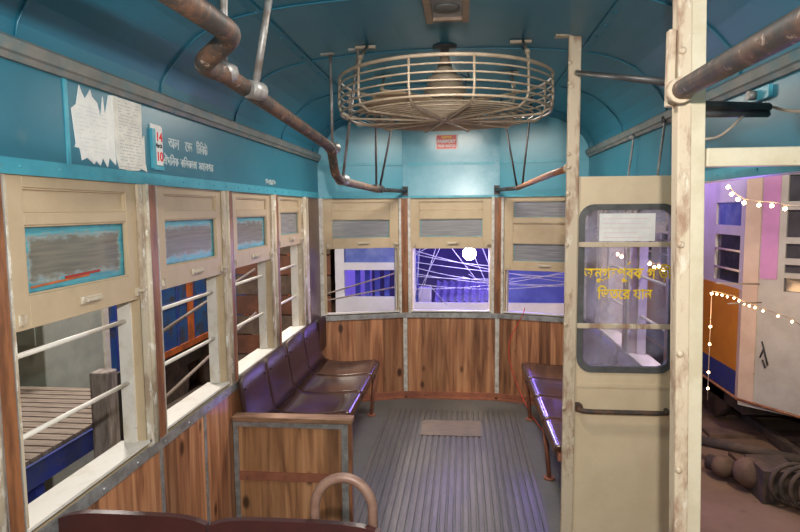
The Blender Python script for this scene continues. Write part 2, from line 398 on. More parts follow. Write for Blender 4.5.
# ------------------------------------------------------------------ floor
fl = MB(); fl.poly([(-XW-.07, Y0), (XW+.07, Y0), (XW+.07, YF+.03), (XC+.03, YR+.09), (-XC-.03, YR+.09), (-XW-.07, YF+.03)][0:0] or
        [(-XW-.07, Y0, -.1), (XW+.07, Y0, -.1), (XW+.07, YF+.03, -.1), (XC+.03, YR+.09, -.1), (-XC-.03, YR+.09, -.1), (-XW-.07, YF+.03, -.1)], (0,0,.1))
flo = fl.build('floor', FLOORP, kind='structure')
sl = MB(); n = 26; w = 1.08/n
for i in range(n):
    x0 = -.525+i*w; ye = 5.02 if .2 < i/n < .8 else 4.86
    sl.poly([(x0+.004,Y0+.1,.0),(x0+.008,Y0+.1,.0075),(x0+w-.008,Y0+.1,.0075),(x0+w-.004,Y0+.1,.0)], (0, 4.82-Y0-.1, 0))
sl.build('slat_boards', FLOORS, flo)
h = MB().b3(-.205,.235,4.26,4.56,.0,.011); h.b3(-.215,.245,4.25,4.26,0,.0115); h.b3(-.215,.245,4.56,4.57,0,.0115)
h.build('hatch_board', HATCH, flo)
# red oxide skirting round the canted end
mb = MB()
for F in (FA, FC, FB): mb.box(-.005, F.len+.005, 0, .05, -.018, 0, F); mb.box(-.005, F.len+.005, .0, .012, -.06, -.018, F)
mb.build('baseboard_rear', REDOX, kind='structure')

# ------------------------------------------------------------------ walls
def window(nm, F, u0, u1, sb, glassk, rails=((1.24,), (1.0,)), rects=None, shade=None, bottom=SILL+.02, catch=True):
    """sash hung in its opening, white lined reveals, sill and guard rails"""
    root = sroot(nm, F.p((u0+u1)/2, bottom, 0))
    t0, t1 = HEAD, sb
    # layout heights
    if rects is None:
        k = (HEAD-sb)/.43
        rects = dict(pan=(HEAD-.035*k, HEAD-.105*k), gl=[(HEAD-.14*k, HEAD-.338*k)])
    st = .066 if (u1-u0) > .6 else .065
    mb = MB()
    uL, uR = u0+st, u1-st
    zs = [t0]
    mb.box(u0, uL, t1, t0, .012, .048, F); mb.box(uR, u1, t1, t0, .012, .048, F)
    cuts = sorted([rects['pan']]+rects['gl'], key=lambda a: -a[0])
    top = t0
    for a, b in cuts:
        mb.box(uL, uR, a, top, .012, .048, F); top = b
    mb.box(uL, uR, t1, top, .012, .048, F)
    mb.box(uL, uR, rects['pan'][1], rects['pan'][0], .024, .036, F)
    # thin mould lines around glass & panel
    for a, b in cuts:
        for q in ((uL, uR, a-.006, a), (uL, uR, b, b+.006), (uL, uL+.006, b, a), (uR-.006, uR, b, a)): mb.box(q[0], q[1], q[2], q[3], .016, .026, F)
    sash = mb.build('sash_frame', BEIGE, root, bevel=.002)
    for a, b in rects['gl']:
        MB().box(uL-.003, uR+.003, b-.003, a+.003, .03, .034, F).build('glass_pane', SG[glassk % 7], sash, uvq=(F, uL, uR, b, a))
    if glassk == 0 and sb < 1.33:
        a, b = rects['gl'][0]
        m_ = MB(); m_.hexa([F.p(u, z, d) for u, zz in ((uL+.03, b+.018), (uL+.30, b+.026)) for z in (zz, zz+.006) for d in (.026, .03)]); m_.build('orange_paint_streak', ORANGE, sash)
        m_ = MB(); m_.hexa([F.p(u, z, d) for u, zz in ((uL+.18, b+.03), (uL+.36, b+.034)) for z in (zz, zz+.007) for d in (.025, .029)]); m_.build('red_paint_streak', mat('dull_red_streak', (.35,.03,.02), rough=.6), sash)
    # finger pull
    um = (u0+u1)/2+.02; zb = t1+.045
    mb = MB().box(um-.055, um+.055, zb-.012, zb+.012, .004, .012, F)
    mb.box(um-.04, um+.04, zb-.006, zb+.006, -.006, .004, F); mb.build('finger_pull', CREAM, sash, bevel=.002)
    mb = MB()
    for uu in (u0+.02, u1-.035):
        mb.box(uu, uu+.02, t1+.015, t1+.045, .002, .012, F); 
    mb.box(u1-.03, u1+.01, t1+.03, t1+.038, -.014, .004, F); mb.build('sash_catch', CREAM, sash)
    # reveals and sill
    mb = MB(); mb.box(u0-.012, u0+.012, bottom, t0, .05, TH+.01, F); mb.box(u1-.012, u1+.014, bottom, t1+.02, .05, TH+.01, F)
    mb.build('reveal', WHITE, root)
    mb = MB(); mb.poly([F.p(u0-.012, bottom-.002, .0), F.p(u0-.012, bottom+.008, .0), F.p(u0-.012, bottom-.004, TH+.035), F.p(u0-.012, bottom-.028, TH+.035)], F.u*(u1-u0+.024))
    mb.build('window_sill', WHITE, root)
    for (z,) in rails:
        mb = MB(); mb.tube([F.p(u0+.01, z, .072), F.p(u1-.01, z, .072)], .0085, 8)
        mb.build('guard_rail', WHITE, root)
    return root

def post(mbs, F, u0, u1, z0=SILL, z1=HEAD):
    """window post: rounded cream rod bead + brown board between aluminium edge strips"""
    w = u1-u0
    mbs['core'].box(u0, u1, z0, z1, .012, TH, F)
    mbs['cream'].box(u0, u0+w*.22, z0, z1, .0, .014, F)
    c = u0+w*.34; pts = [F.p(c, z0, .004), F.p(c, z1, .004)]; mbs['cream'].tube(pts, w*.1, 10)
    mbs['brown'].box(u0+w*.46, u0+w*.84, z0-.0, z1, -.001, .014, F)
    mbs['alu'].box(u0+w*.44, u0+w*.47, z0, z1, -.002, .014, F); mbs['alu'].box(u0+w*.83, u0+w*.86, z0, z1, -.002, .014, F)
    mbs['cream'].box(u0+w*.86, u1, z0, z1, .006, .016, F)

def side_wall(F, nm, sgn, wins, y_start, y_end, glass0, panels_from, drs):
    root = sroot(nm, F.p((y_start+y_end)/2, 0, 0))
    # posts
    mbs = {k: MB() for k in ('core','cream','brown','alu')}
    for a, b in drs: post(mbs, F, a, b)
    mbs['core'].build('post_core', BEIGE, root); mbs['cream'].build('cream_bead', CREAM, root); mbs['brown'].build('brown_post_board', BROWNP, root); mbs['alu'].build('edge_strip', ALU, root)
    return root

LW = [(.70,1.34),(1.49,2.135),(2.285,2.935),(3.075,3.705),(3.865,4.45)]
LB = [1.33,1.325,1.335,1.345,1.405]
LP = [(.54,.70),(1.34,1.49),(2.135,2.285),(2.935,3.075),(3.705,3.865)]
wl = side_wall(FL, 'wall_left', -1, None, Y0, YF, 0, 0, LP)
def wallmass(F, root, segs, hd=True):
    # lower wall core, upper panel
    lo = MB(); up = MB(); wd = MB(); al = MB(); tl = MB(); wht = MB()
    for a, b in segs:
        lo.box(a, b, -.02, SILL-.0, .01, TH, F)
        wd.box(a, b, .0, SILL-.03, .0, .01, F)
        al.box(a, b, SILL-.038, SILL+.003, -.006, .004, F)
        u = a+.03
        while u < b: al.sphere(F.p(u, SILL-.018, -.006), .006, 4); u += .21
    return lo, wd, al
def upper(F, root, a, b, seams):
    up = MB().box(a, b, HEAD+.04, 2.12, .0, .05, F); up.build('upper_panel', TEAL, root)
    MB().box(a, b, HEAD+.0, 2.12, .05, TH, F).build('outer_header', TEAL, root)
    tl = MB().box(a, b, HEAD-.002, HEAD+.042, -.006, .05, F)
    for u in seams: tl.box(u-.008, u+.008, HEAD+.042, 2.07, -.004, 0, F)
    u = a+.05
    while u < b: tl.sphere(F.p(u, HEAD+.02, -.006), .005, 4); u += .16
    tl.build('trim_strip', TEAL_L, root)
lo, wd, al = wallmass(FL, wl, [(Y0, YF)])
for u in (.62, 1.42, 2.21, 2.62): al.box(u-.012, u+.012, .0, SILL-.038, -.004, .002, FL)
lo.build('lower_core', BEIGE, wl); wd.build('pine_panelling', WOODR, wl); al.build('sill_strip', ALU, wl)
upper(FL, wl, Y0, YF, (1.745, .6))
MB().box(Y0, .54, SILL, HEAD, .0, TH, FL).build('solid_bay', BEIGE, wl)
# last post and dark panel before the corner
mb = MB().box(4.45, 4.62, SILL, HEAD, .012, TH, FL); mb.tube([FL.p(4.50, SILL, .006), FL.p(4.50, HEAD, .006)], .018, 10); mb.box(4.45, 4.475, SILL, HEAD, 0, .014, FL); mb.box(4.53, 4.62, SILL, HEAD, 0, .014, FL)
mb.build('corner_post', CREAM, wl)
MB().box(4.62, YF, SILL, HEAD, -.004, TH, FL).build('bronze_panel', DARKP, wl)
k = 0
for i, ((a, b), sb) in enumerate(zip(LW, LB)):
    window('window_%d' % (i+1), FL, a, b, sb, (5,0,1,2,3)[i])

# right wall: doorway between 1.72 and 2.66
wr = side_wall(FR, 'wall_right', 1, None, Y0, YF, 0, 0, [(.54,.70),(1.34,1.49),(2.935,3.075),(3.705,3.865)])
lo, wd, al = wallmass(FR, wr, [(Y0, 1.60), (2.81, YF)])
lo.build('lower_core', BEIGE, wr); wd.build('pine_panelling', WOODR, wr); al.build('sill_strip', ALU, wr)
upper(FR, wr, Y0, YF, (1.2, 2.9))
MB().box(Y0, .54, SILL, HEAD, .0, TH, FR).build('solid_bay', BEIGE, wr)
MB().box(1.49, 1.60, SILL, HEAD, .0, TH, FR).build('door_jamb', CREAM, wr)
MB().box(2.81, 2.935, SILL, HEAD, .0, .05, FR).build('door_jamb', WHITE, wr)
mb = MB().box(4.45, 4.62, SILL, HEAD, .0, TH, FR); mb.build('corner_post', CREAM, wr)
MB().box(4.62, YF, SILL, HEAD, -.004, TH, FR).build('bronze_panel', DARKP, wr)
for i, ((a, b), sb) in enumerate((((.70,1.34),1.33), ((3.075,3.705),1.52), ((3.865,4.45),1.52))):
    window('window_%d' % (i+6), FR, a, b, sb, i+2)

# canted end wall (three facets)
we = sroot('wall_rear', (0, YR, 0))
core = MB(); wd = MB(); al = MB(); upm = MB(); strip = MB(); br = MB(); trim = MB()
PW = .062   # half width of the posts along each facet
for F, nm in ((FA,'l'), (FC,'c'), (FB,'r')):
    Ln = F.len
    core.box(-.02, Ln+.02, -.02, SILL, .01, TH, F)
    wd.box(0, Ln, .05, SILL-.03, .0, .01, F)
    al.box(-.0, Ln, SILL-.032, SILL+.01, -.01, .006, F)
    upm.box(-.03, Ln+.03, HEAD+.012, 2.5, .0, TH, F)
    trim.box(0, Ln, HEAD-.006, HEAD+.014, -.008, .03, F)
    trim.box(0, Ln, 2.028, 2.05, -.008, .002, F)
    u = .04
    while u < Ln: trim.sphere(F.p(u, HEAD+.006, -.009), .005, 4); u += .13
    u = .06
    while u < Ln: al.sphere(F.p(u, SILL-.01, -.01), .005, 4); u += .14
# the two posts at the bends
for F, u in ((FA, FA.len), (FC, 0), (FC, FC.len), (FB, 0)):
    s = -1 if u > 0 else 1
    a, b = sorted((u, u+s*PW)); core.box(a, b, SILL, HEAD, .012, TH, F)
    a, b = sorted((u, u+s*.03)); br.box(a, b, SILL+.0, HEAD-.006, -.004, .013, F)
    a, b = sorted((u+s*.03, u+s*.052)); strip.box(a, b, SILL, HEAD-.006, -.007, .013, F)
    z = SILL+.05
    while z < HEAD: strip.sphere(F.p((a+b)/2, z, -.007), .0045, 4); z += .12
    a, b = sorted((u, u+s*.018)); strip.box(a, b, .05, SILL-.03, -.006, .002, F)
    z = .12
    while z < .7: strip.sphere(F.p((a+b)/2, z, -.006), .0045, 4); z += .15
# outer edges of side facets
for F, u, s in ((FA, 0, 1), (FB, FB.len, -1)):
    a, b = sorted((u, u+s*.035)); strip.box(a, b, SILL, HEAD-.006, -.005, .013, F); core.box(min(u, u+s*.06), max(u, u+s*.06), SILL, HEAD, .012, TH, F)
    z = SILL+.05
    while z < HEAD: strip.sphere(F.p((a+b)/2, z, -.006), .0045, 4); z += .12
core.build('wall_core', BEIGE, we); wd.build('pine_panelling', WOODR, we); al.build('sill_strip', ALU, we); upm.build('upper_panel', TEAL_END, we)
trim.build('trim_strip', TEAL_L, we); strip.build('riveted_strip', STRIPW, we); br.build('brown_post_board', BROWNP, we)
cs = MB().box(-.0, FC.len+.0, HEAD+.014, 2.44, -.006, 0, FC)
cs.box(-.012, .03, HEAD+.014, 2.40, -.010, -.006, FC); cs.box(FC.len-.03, FC.len+.012, HEAD+.014, 2.40, -.010, -.006, FC)
for z in (1.80,1.88,1.97,2.06,2.15,2.24,2.33):
    for u in (.008, FC.len-.008): cs.sphere(FC.p(u, z, -.010), .006, 4)
cs.build('riveted_centre_sheet', TEAL_SH, we)
cr = dict(pan=(1.72,1.645), gl=[(1.572,1.41)])
window('window_9', FA, .045, FA.len-.06, 1.325, 4, rails=(), rects=cr)
window('window_10', FC, .06, FC.len-.06, 1.315, 5, rails=(), rects=cr)
window('window_11', FB, .06, FB.len-.045, 1.13, 3, rails=(), rects=dict(pan=(1.53,1.45), gl=[(1.715,1.575), (1.36,1.205)]))

# bulkhead behind the viewpoint
wf = sroot('wall_front', (0, Y0, 0))
MB().b3(-1.15,1.15,Y0-.08,Y0,-.02,.9).build('pine_panelling', WOODB, wf)
MB().b3(-1.15,1.15,Y0-.08,Y0,1.8,2.5).build('upper_panel', TEAL, wf)
mb = MB()
for x in (-1.12,-.45,.38,1.05): mb.b3(x, x+.07, Y0-.08, Y0, .9, 1.8)
mb.build('bulkhead_post', CREAM, wf)

# ------------------------------------------------------------------ left bench
def seat_profile():
    # (distance from wall, height) : front lip -> pan -> curl -> back
    return [(.535,.405),(.54,.43),(.53,.447),(.50,.455),(.42,.448),(.32,.438),(.22,.436),(.14,.443),(.095,.462),(.068,.50),(.055,.56),(.042,.64),(.03,.72)]
def bench(sgn, y0, n, step, label, legs, group, top=.775):
    root = thing('moulded_bench', (sgn*(XW-.25), y0+n*step/2, 0), label, 'bench', group)
    pr = seat_profile()
    for i in range(n):
        a = y0+i*step+.003; b = y0+(i+1)*step-.003; K = 12
        for part in ('seat', 'backrest'):
            pp = pr[:9] if part == 'seat' else pr[8:]
            bm = MB(); g = []
            for j in range(K+1):
                t = j/K; y = a+(b-a)*t; bulge = math.sin(PI*t)
                row = []
                for (d, z) in pp:
                    f = max(0, (z-.5)/.22) if part == 'backrest' else 0
                    zz = z-(0.012*bulge if d < .5 and z < .46 else 0)
                    if f > 0: zz = .5+(z-.5)*(1+ (top-.72)/.22 - .10*abs(2*t-1)**5)
                    row.append((d, zz, y))
                g.append(row)
            thick = .012
            V = [[(bm.bm.verts.new((sgn*(XW-d), y, z)), bm.bm.verts.new((sgn*(XW-d+ (thick if part == 'backrest' else 0)), y, z-(thick if part == 'seat' else 0)))) for (d, z, y) in row] for row in g]
            for j in range(K):
                for q in range(len(pp)-1):
                    for s in (0, 1):
                        f = bm.bm.faces.new((V[j][q][s], V[j+1][q][s], V[j+1][q+1][s], V[j][q+1][s])); f.smooth = True
                for q in (0, len(pp)-1): bm.bm.faces.new((V[j][q][0], V[j+1][q][0], V[j+1][q][1], V[j][q][1]))
            for j in (0, K):
                for q in range(len(pp)-1): bm.bm.faces.new((V[j][q][0], V[j][q+1][0], V[j][q+1][1], V[j][q][1]))
            if part == 'backrest':
                for t in (.12, .88): bm.sphere((sgn*(XW-.043), a+(b-a)*t, .70), .007, 4)
            bm.build(part, SEATM if part == 'seat' else SEATB, root)
    yE = y0+n*step
    m = MB(); K = 8; a, b = yE+.004, YF-.02; oo = [(a,.50),(a,.73)]+[(a+(b-a)*t/K, top-.03*abs(2*t/K-1)**4) for t in range(K+1)]+[(b,.50)]
    m.poly([(sgn*(XW-.05), y, z) for y, z in oo], (sgn*.014,0,0)); m.build('backrest', SEATB, root)
    fr = MB().b3(min(sgn*(XW-.52),sgn*(XW-.49)), max(sgn*(XW-.52),sgn*(XW-.49)), y0, yE, .38, .42)
    fr.b3(min(sgn*(XW-.14),sgn*(XW-.11)), max(sgn*(XW-.14),sgn*(XW-.11)), y0, yE, .38, .42)
    for y in legs: fr.b3(min(sgn*(XW-.5),sgn*(XW-.0)), max(sgn*(XW-.5),sgn*(XW-.0)), y-.015, y+.015, .385, .415)
    fr.build('seat_frame', REDOX, root)
    for y in legs:
        l = MB(); xf = sgn*(XW-.47); xb = sgn*(XW-.455)
        l.tube([(sgn*(XW-.505), y, .40), (sgn*(XW-.47), y, .012)], [.017,.013], 8)
        lo_ = l.build('leg', REDOX, root)
        MB().tube([(sgn*(XW-.47), y, 0), (sgn*(XW-.47), y, .012)], .034, 12).build('foot_plate', REDOX, lo_)
    return root
bench(-1, 2.99, 4, .425, 'dark brown moulded bench with rounded backs along the left windows', (3.4, 4.66), None)
bench(1, 2.99, 4, .425, 'dark brown moulded bench on the right, behind the glazed screen', (3.62, 4.66), None)
# end board of left bench
def end_board():
    r = thing('bench_end_partition', (-.79, 2.95, 0), 'low wooden partition closing the near end of the left bench', 'partition')
    b = MB().b3(-1.095,-.485,2.955,2.975,.02,.56); b.build('pine_panel', WOODB, r)
    f = MB()
    f.b3(-1.095,-1.07,2.945,2.957,.0,.56); f.b3(-.52,-.485,2.945,2.957,0,.56); f.b3(-1.095,-.485,2.943,2.955,.53,.562)
    f.build('metal_edging', ALU, r)
    MB().b3(-.485,-.468,2.945,2.985,.0,.56).build('brown_side_edge', BROWNP, r)
    MB().b3(-1.095,-.46,2.925,3.0,.562,.588).build('top_ledge', WOODT, r, bevel=.004)
    m = MB().b3(-1.07,-.52,2.945,2.957,.24,.285); m.build('middle_rail', REDOX, r)
end_board()

# front cross bench back + hoop
r = thing('cross_bench', (-.61, 1.56, 0), 'maroon two-panel bench back with a rusty hoop grip at the bottom edge', 'bench')
for a, b in ((-1.085,-.632),(-.622,-.125)):
    K = 14; out = []
    for i in range(K+1):
        t = i/K; out.append((a+(b-a)*t, 1.60, .775-.022*abs(2*t-1)**5))
    m = MB(); m.poly([(a,1.60,.46)]+out+[(b,1.60,.46)], (0,-.022,0))
    for t in (.25, .8): m.sphere((a+(b-a)*t, 1.577, .70), .009, 5)
    m.build('backrest', MAROON, r)
MB().b3(-1.085,-.125,1.20,1.58,.43,.455).build('seat', MAROON, r, bevel=.008)
m = MB()
pts = [(-.322,1.62,.70)]+[(-.238+ -.084*math.cos(PI*i/16), 1.62, .80+.092*math.sin(PI*i/16)) for i in range(17)]+[(-.154,1.62,.62)]
m.tube(pts, .0145, 12); m.build('hoop_grip', RUST_H, r)
for x in (-.16, -1.0):
    for y in (1.25, 1.56):
        MB().tube([(x,y,.0),(x,y,.43)], .014, 8).build('leg', REDOX, r)

# ------------------------------------------------------------------ fan
def fan():
    cx, cy = .012, 3.06
    r = thing('ceiling_fan', (cx, cy, 2.1), 'cream caged ceiling fan hanging above the aisle', 'fan')
    R = .522; zt = 2.285; zb = 2.098
    cg = MB()
    lev = [(zt, R, .0085), (2.25, R+.003, .0045), (2.216, R+.004, .0045), (2.182, R+.004, .0045), (2.15, R+.003, .0045), (2.122, R-.006, .006)]
    for z, q, t in lev: cg.ring((cx,cy,z), q, t, 56, 6)
    q = .475
    while q > .07:
        cg.ring((cx,cy,zb+.008*(q/.475)), q, .0038, 48, 5); q -= .04
    for i in range(12):
        a = math.radians(15+30*i); c, s = math.cos(a), math.sin(a)
        cg.tube([(cx+c*R, cy+s*R, zt+.002), (cx+c*(R+.004), cy+s*(R+.004), 2.16), (cx+c*(R-.008), cy+s*(R-.008), 2.122), (cx+c*(R-.05), cy+s*(R-.05), zb-.002), (cx+c*.05, cy+s*.05, zb-.006), (cx, cy, zb-.006)], .006, 6)
    cg.lathe((cx,cy,zb-.01), [(.001,0),(.045,0),(.045,.006),(.001,.006)])
    cg.build('wire_cage', FANP, r)
    mo = MB(); mo.lathe((cx,cy,0), [(.06,2.14),(.07,2.145),(.074,2.18),(.088,2.184),(.094,2.225),(.108,2.23),(.108,2.236),(.096,2.24),(.092,2.268),(.078,2.275),(.088,2.28),(.086,2.30),(.062,2.31),(.058,2.33),(.036,2.35),(.03,2.38),(.022,2.40)], 28)
    mo.build('motor_housing', FANP, r)
    MB().lathe((cx,cy,0), [(.022,2.39),(.022,2.445),(.06,2.447),(.06,2.452)], 20).build('down_rod', BLACKP, r)
    hub = MB().lathe((cx,cy,0), [(.055,2.125),(.075,2.13),(.075,2.15),(.05,2.152)], 24).build('hub', FANB, r)
    for i in range(4):
        a = math.radians(38+90*i); c, s = math.cos(a), math.sin(a); m = MB(); top = []; 
        G = []
        for j in range(9):
            t = .06+.37*j/8; w = .075+.06*math.sin(PI*min(1, j/6)*.5); row = []
            for k in range(5):
                v = (k/4-.5)*2*w; zz = 2.148+v*.22
                row.append(Vector((cx+c*t-s*v, cy+s*t+c*v, zz)))
            G.append(row)
        A = [[m.bm.verts.new(p) for p in row] for row in G]; B = [[m.bm.verts.new(p+Vector((0,0,.003))) for p in row] for row in G]
        for j in range(8):
            for k in range(4):
                for X in (A, B): f = m.bm.faces.new((X[j][k], X[j+1][k], X[j+1][k+1], X[j][k+1])); f.smooth = True
        for j in range(8):
            for k in (0, 4): m.bm.faces.new((A[j][k], A[j+1][k], B[j+1][k], B[j][k]))
        for k in range(4):
            for j in (0, 8): m.bm.faces.new((A[j][k], A[j][k+1], B[j][k+1], B[j][k]))
        m.build('blade', FANB, hub)
    for sx in (-1, 1):      # hangers front, rear
        for sy in (-1, 1):
            x = cx+sx*.37; y = cy+(-.10 if sy < 0 else .55); yr = cy+sy*.368; zc = secz(x)
            h = MB().tube([(x,y,zc-.004),(x,y+(yr-y)*.8,zt+.05),(x,yr,zt+.0),(x,yr,zt-.015)], .008, 6)
            h.b3(x-.06,x+.04,y-.012,y+.012,zc-.016,zc-.004); h.sphere((x,y+(yr-y)*.8,zt+.05), .013, 5)
            h.build('hanger', FANP, r)
    w = MB(); w.tube([(cx+.08,cy-.03,2.31),(cx+.11,cy-.04,2.29),(cx+.1,cy-.04,2.26),(cx+.12,cy-.04,2.24)], .004, 6); w.tube([(cx+.07,cy,2.33),(cx+.11,cy,2.33),(cx+.12,cy,2.30)], .005, 6)
    w.build('wiring', BLACKP, r)
fan()

# ceiling lamp at the top edge of the photo
r = thing('ceiling_lamp', (.04, 2.3, 2.45), 'small wood framed ceiling lamp with grey glass, at the top edge', 'lamp')
m = MB()
for a in ((-.045,-.018),(.098,.125)): m.b3(a[0],a[1],2.08,2.50,2.395,2.45)
m.b3(-.018,.098,2.474,2.50,2.40,2.45); m.b3(-.018,.098,2.08,2.105,2.40,2.45); fr_ = m.build('frame', LAMPF, r, bevel=.003)
MB().b3(-.018,.098,2.105,2.474,2.412,2.45).build('glass_cover', LAMPG, fr_)
MB().lathe((.04,2.36,2.402), [(.001,.0),(.044,.002),(.05,.004),(.05,.01)], 24).build('lens_ring', GASKET, fr_)

# fill lamp added out of sight behind the fan to brighten the rear of the saloon
r = thing('round_fill_lamp', (.02, 4.0, 2.45), 'small round fill lamp added out of sight behind the caged fan', 'lamp')
MB().lathe((.02,4.0,2.40), [(.07,.0),(.075,.01),(.075,.05)], 24).build('lamp_base', CREAM, r)
MB().sphere((.02,4.0,2.392), .035, 8, (1,1,.7)).build('bulb', emit('bulb_glow', (1,.93,.82), 8), r)

# ------------------------------------------------------------------ handrails and poles
def pipe(name, pts, rad, m, label, cat='handrail', n=12):
    r = thing(name, pts[0], label, cat); MB().tube(pts, rad, n).build('pipe', m, r); return r
def smooth(pts, k=5, rr=.05):
    out = [Vector(pts[0])]
    for a, b, c in zip(pts, pts[1:], pts[2:]):
        a, b, c = Vector(a), Vector(b), Vector(c); d1 = min(rr, (a-b).length*.45); d2 = min(rr, (c-b).length*.45)
        p, q = b+(a-b).normalized()*d1, b+(c-b).normalized()*d2
        for i in range(k+1):
            t = i/k; out.append(p*(1-t)**2+b*2*t*(1-t)+q*t*t)
    out.append(Vector(pts[-1])); return out
r = thing('overhead_handrail', (-.56, 3.0, 1.8), 'rusty overhead handrail with a kink running down the left side', 'handrail')
P = smooth([(-.47,.45,2.06),(-.47,1.50,2.09),(-.605,1.60,2.045),(-.60,1.75,2.055),(-.555,3.0,1.965),(-.560,3.10,1.84),(-.553,3.22,1.81),(-.53,4.5,1.802)], 6, .05)
MB().tube(P, [.029-.006*min(1,max(0,(p.y-1)/2.2)) for p in P], 14).build('pipe', RUST, r)
MB().tube([(-.53,4.48,1.802),(-.385,5.15,1.812)], .016, 10).build('black_end', BLACKP, r)
MB().b3(-.41,-.365,5.145,5.17,1.775,1.85).build('wall_bracket', BLACKP, r)
for k_, (a, b, rd, m_) in enumerate((((-.50,1.95,2.435),(-.57,1.93,2.04),.0125,STEEL), ((-.585,1.75,2.42),(-.60,1.75,2.06),.0115,STEEL), ((-.555,3.02,2.432),(-.553,3.02,1.965),.0075,STEEL), ((-.41,3.0,2.44),(-.55,3.25,1.815),.0075,STEEL),
                      ((-.53,4.42,2.43),(-.532,4.42,1.81),.008,BLACKP), ((-.38,4.46,2.44),(-.522,4.52,1.81),.008,BLACKP))):
    h = MB().tube([a, b], rd, 8); zc = secz(a[0]); h.b3(a[0]-.05,a[0]+.02,a[1]-.012,a[1]+.012,zc-.012,zc-.002)
    if rd > .007: h.tube([(b[0]-.012,b[1]-.03,b[2]),(b[0]+.012,b[1]+.03,b[2])], .0295, 10)
    h.build('hanger_rod', m_, r)
r = thing('overhead_handrail', (.58, 3.5, 1.8), 'rusty overhead handrail on the right, ending at the flat screen pole', 'handrail')
P = smooth([(.60,2.94,1.84),(.56,3.3,1.83),(.50,4.5,1.802)], 5, .1)
MB().tube(P, .017, 12).build('pipe', RUST_O, r); MB().tube([(.50,4.48,1.802),(.385,5.15,1.812)], .016, 10).build('black_end', BLACKP, r)
MB().b3(.365,.41,5.145,5.17,1.775,1.85).build('wall_bracket', BLACKP, r)
MB().sphere((.60,2.94,1.84), .026, 6).build('end_clamp', CREAM_R, r)
for a, b in (((.378,4.5,2.443),(.497,4.5,1.81)), ((.575,4.3,2.425),(.517,4.3,1.815))):
    MB().tube([a, b], .007, 8).build('hanger_rod', BLACKP, r)
r = thing('overhead_handrail', (.64, 1.2, 1.95), 'thick rusty handrail from the peeling pillar to the upper right corner', 'handrail')
MB().tube(smooth([(.60,.35,1.915),(.63,1.04,1.937),(.657,1.68,1.950)]), .025, 14).build('pipe', RUST, r)
MB().tube([(.655,1.625,1.949),(.656,1.66,1.950)], .033, 14).build('clamp', CREAM_R, r)
r = thing('brace_bar', (.64, 2.3, 2.1), 'thin dark brace bar from the flat screen pole to the pillar', 'bar')
MB().tube([(.612,2.850,2.262),(.655,1.72,1.985)], .0105, 8).build('bar', BLACKP, r)
MB().sphere((.612,2.848,2.262), .014, 6).build('end_plate', CREAM_R, r)

r = thing('grab_pole', (.608, 2.88, 0), 'flat cream pole at the free edge of the glazed screen', 'pole')
MB().b3(.58,.636,2.865,2.893,.0,2.43).build('pole', CREAM_R, r, bevel=.006)
m = MB().b3(.52,.70,2.855,2.90,2.428,2.436); m.build('ceiling_flange', CREAM_R, r)
for z in (2.22,2.31,1.84,1.90,1.72,1.48,1.10,.695): MB().sphere((.586,2.866,z), .011, 5).build('bolt', CREAM_R, r)

# pillar with crossbar
r = thing('doorway_pillar', (.71, 1.7, 0), 'thick peeling cream pillar full height between screen and doorway', 'pillar')
PX = lambda z: .6966-.0247*(z-.735)      # the pillar leans slightly
MB().hexa([(PX(z)+dx, y, z) for dx in (0,.037) for z in (0,2.415) for y in (1.69,1.74)]).build('rusty_channel', CREAM_R, r, bevel=.005)
MB().hexa([(PX(z)+dx, y, z) for dx in (.037,.075) for z in (0,2.405) for y in (1.70,1.76)]).build('white_post', POSTP, r, bevel=.003)
for z in (2.06,.92,1.25,1.55): MB().sphere((PX(z)+.01,1.688,z), .010, 6).build('bolt', CREAM_R, r)
MB().b3(.644,.662,1.70,1.73,1.92,2.12).build('joint_plate', CREAM_R, r, bevel=.003)
r = thing('doorway_crossbar', (.92, 1.72, 1.76), 'horizontal cream bar joining the pillar to the right wall', 'bar')
MB().b3(.749,1.098,1.70,1.74,1.758,1.808).build('bar', POSTP, r, bevel=.004)

# ------------------------------------------------------------------ glazed screen
def rrect(x0, x1, z0, z1, rad, y, n=6):
    out = []
    for cx, cz, a0 in ((x1-rad, z1-rad, 0), (x0+rad, z1-rad, 90), (x0+rad, z0+rad, 180), (x1-rad, z0+rad, 270)):
        for i in range(n+1):
            a = math.radians(a0+90*i/n); out.append((cx+rad*math.cos(a), y, cz+rad*math.sin(a)))
    return out
def rect_like(x0, x1, z0, z1, y, n=6):
    out = []
    for cx, cz, a0 in ((x1, z1, 0), (x0, z1, 90), (x0, z0, 180), (x1, z0, 270)):
        for i in range(n+1): out.append((cx, y, cz))
    return out
r = thing('glazed_screen', (.865, 2.9, 0), 'beige metal screen with rounded window and yellow lettering', 'partition')
X0, X1, YS = .636, 1.094, 2.885
sx0, sx1, sz0, sz1 = .655, 1.074, .885, 1.655
m = MB()
# sheet: outer rectangle stretched to corners
out = []; n = 6
inn = rrect(sx0, sx1, sz0, sz1, .06, YS, n)
for (x, y, z), (cx, cz) in zip(inn, [(X1,1.797)]*(n+1)+[(X0,1.797)]*(n+1)+[(X0,.02)]*(n+1)+[(X1,.02)]*(n+1)): out.append((cx, YS, cz))
m.frame(out, inn, (0,.016,0)); bmesh.ops.remove_doubles(m.bm, verts=m.bm.verts, dist=1e-5)
m.build('metal_sheet', BEIGE_SH, r)
MB().frame(rrect(sx0-.014, sx1+.014, sz0-.014, sz1+.014, .07, YS-.007), rrect(sx0+.014, sx1-.014, sz0+.014, sz1-.014, .05, YS-.007), (0,.03,0)).build('rubber_gasket', GASKET, r)
MB().poly(rrect(sx0, sx1, sz0, sz1, .06, YS+.007), (0,.004,0)).build('glass_pane', GLASS, r)
for z in (1.482, 1.098): MB().b3(.639,1.09,YS-.022,YS-.012,z-.012,z+.012).build('guard_bar', CREAM_R, r, bevel=.003)
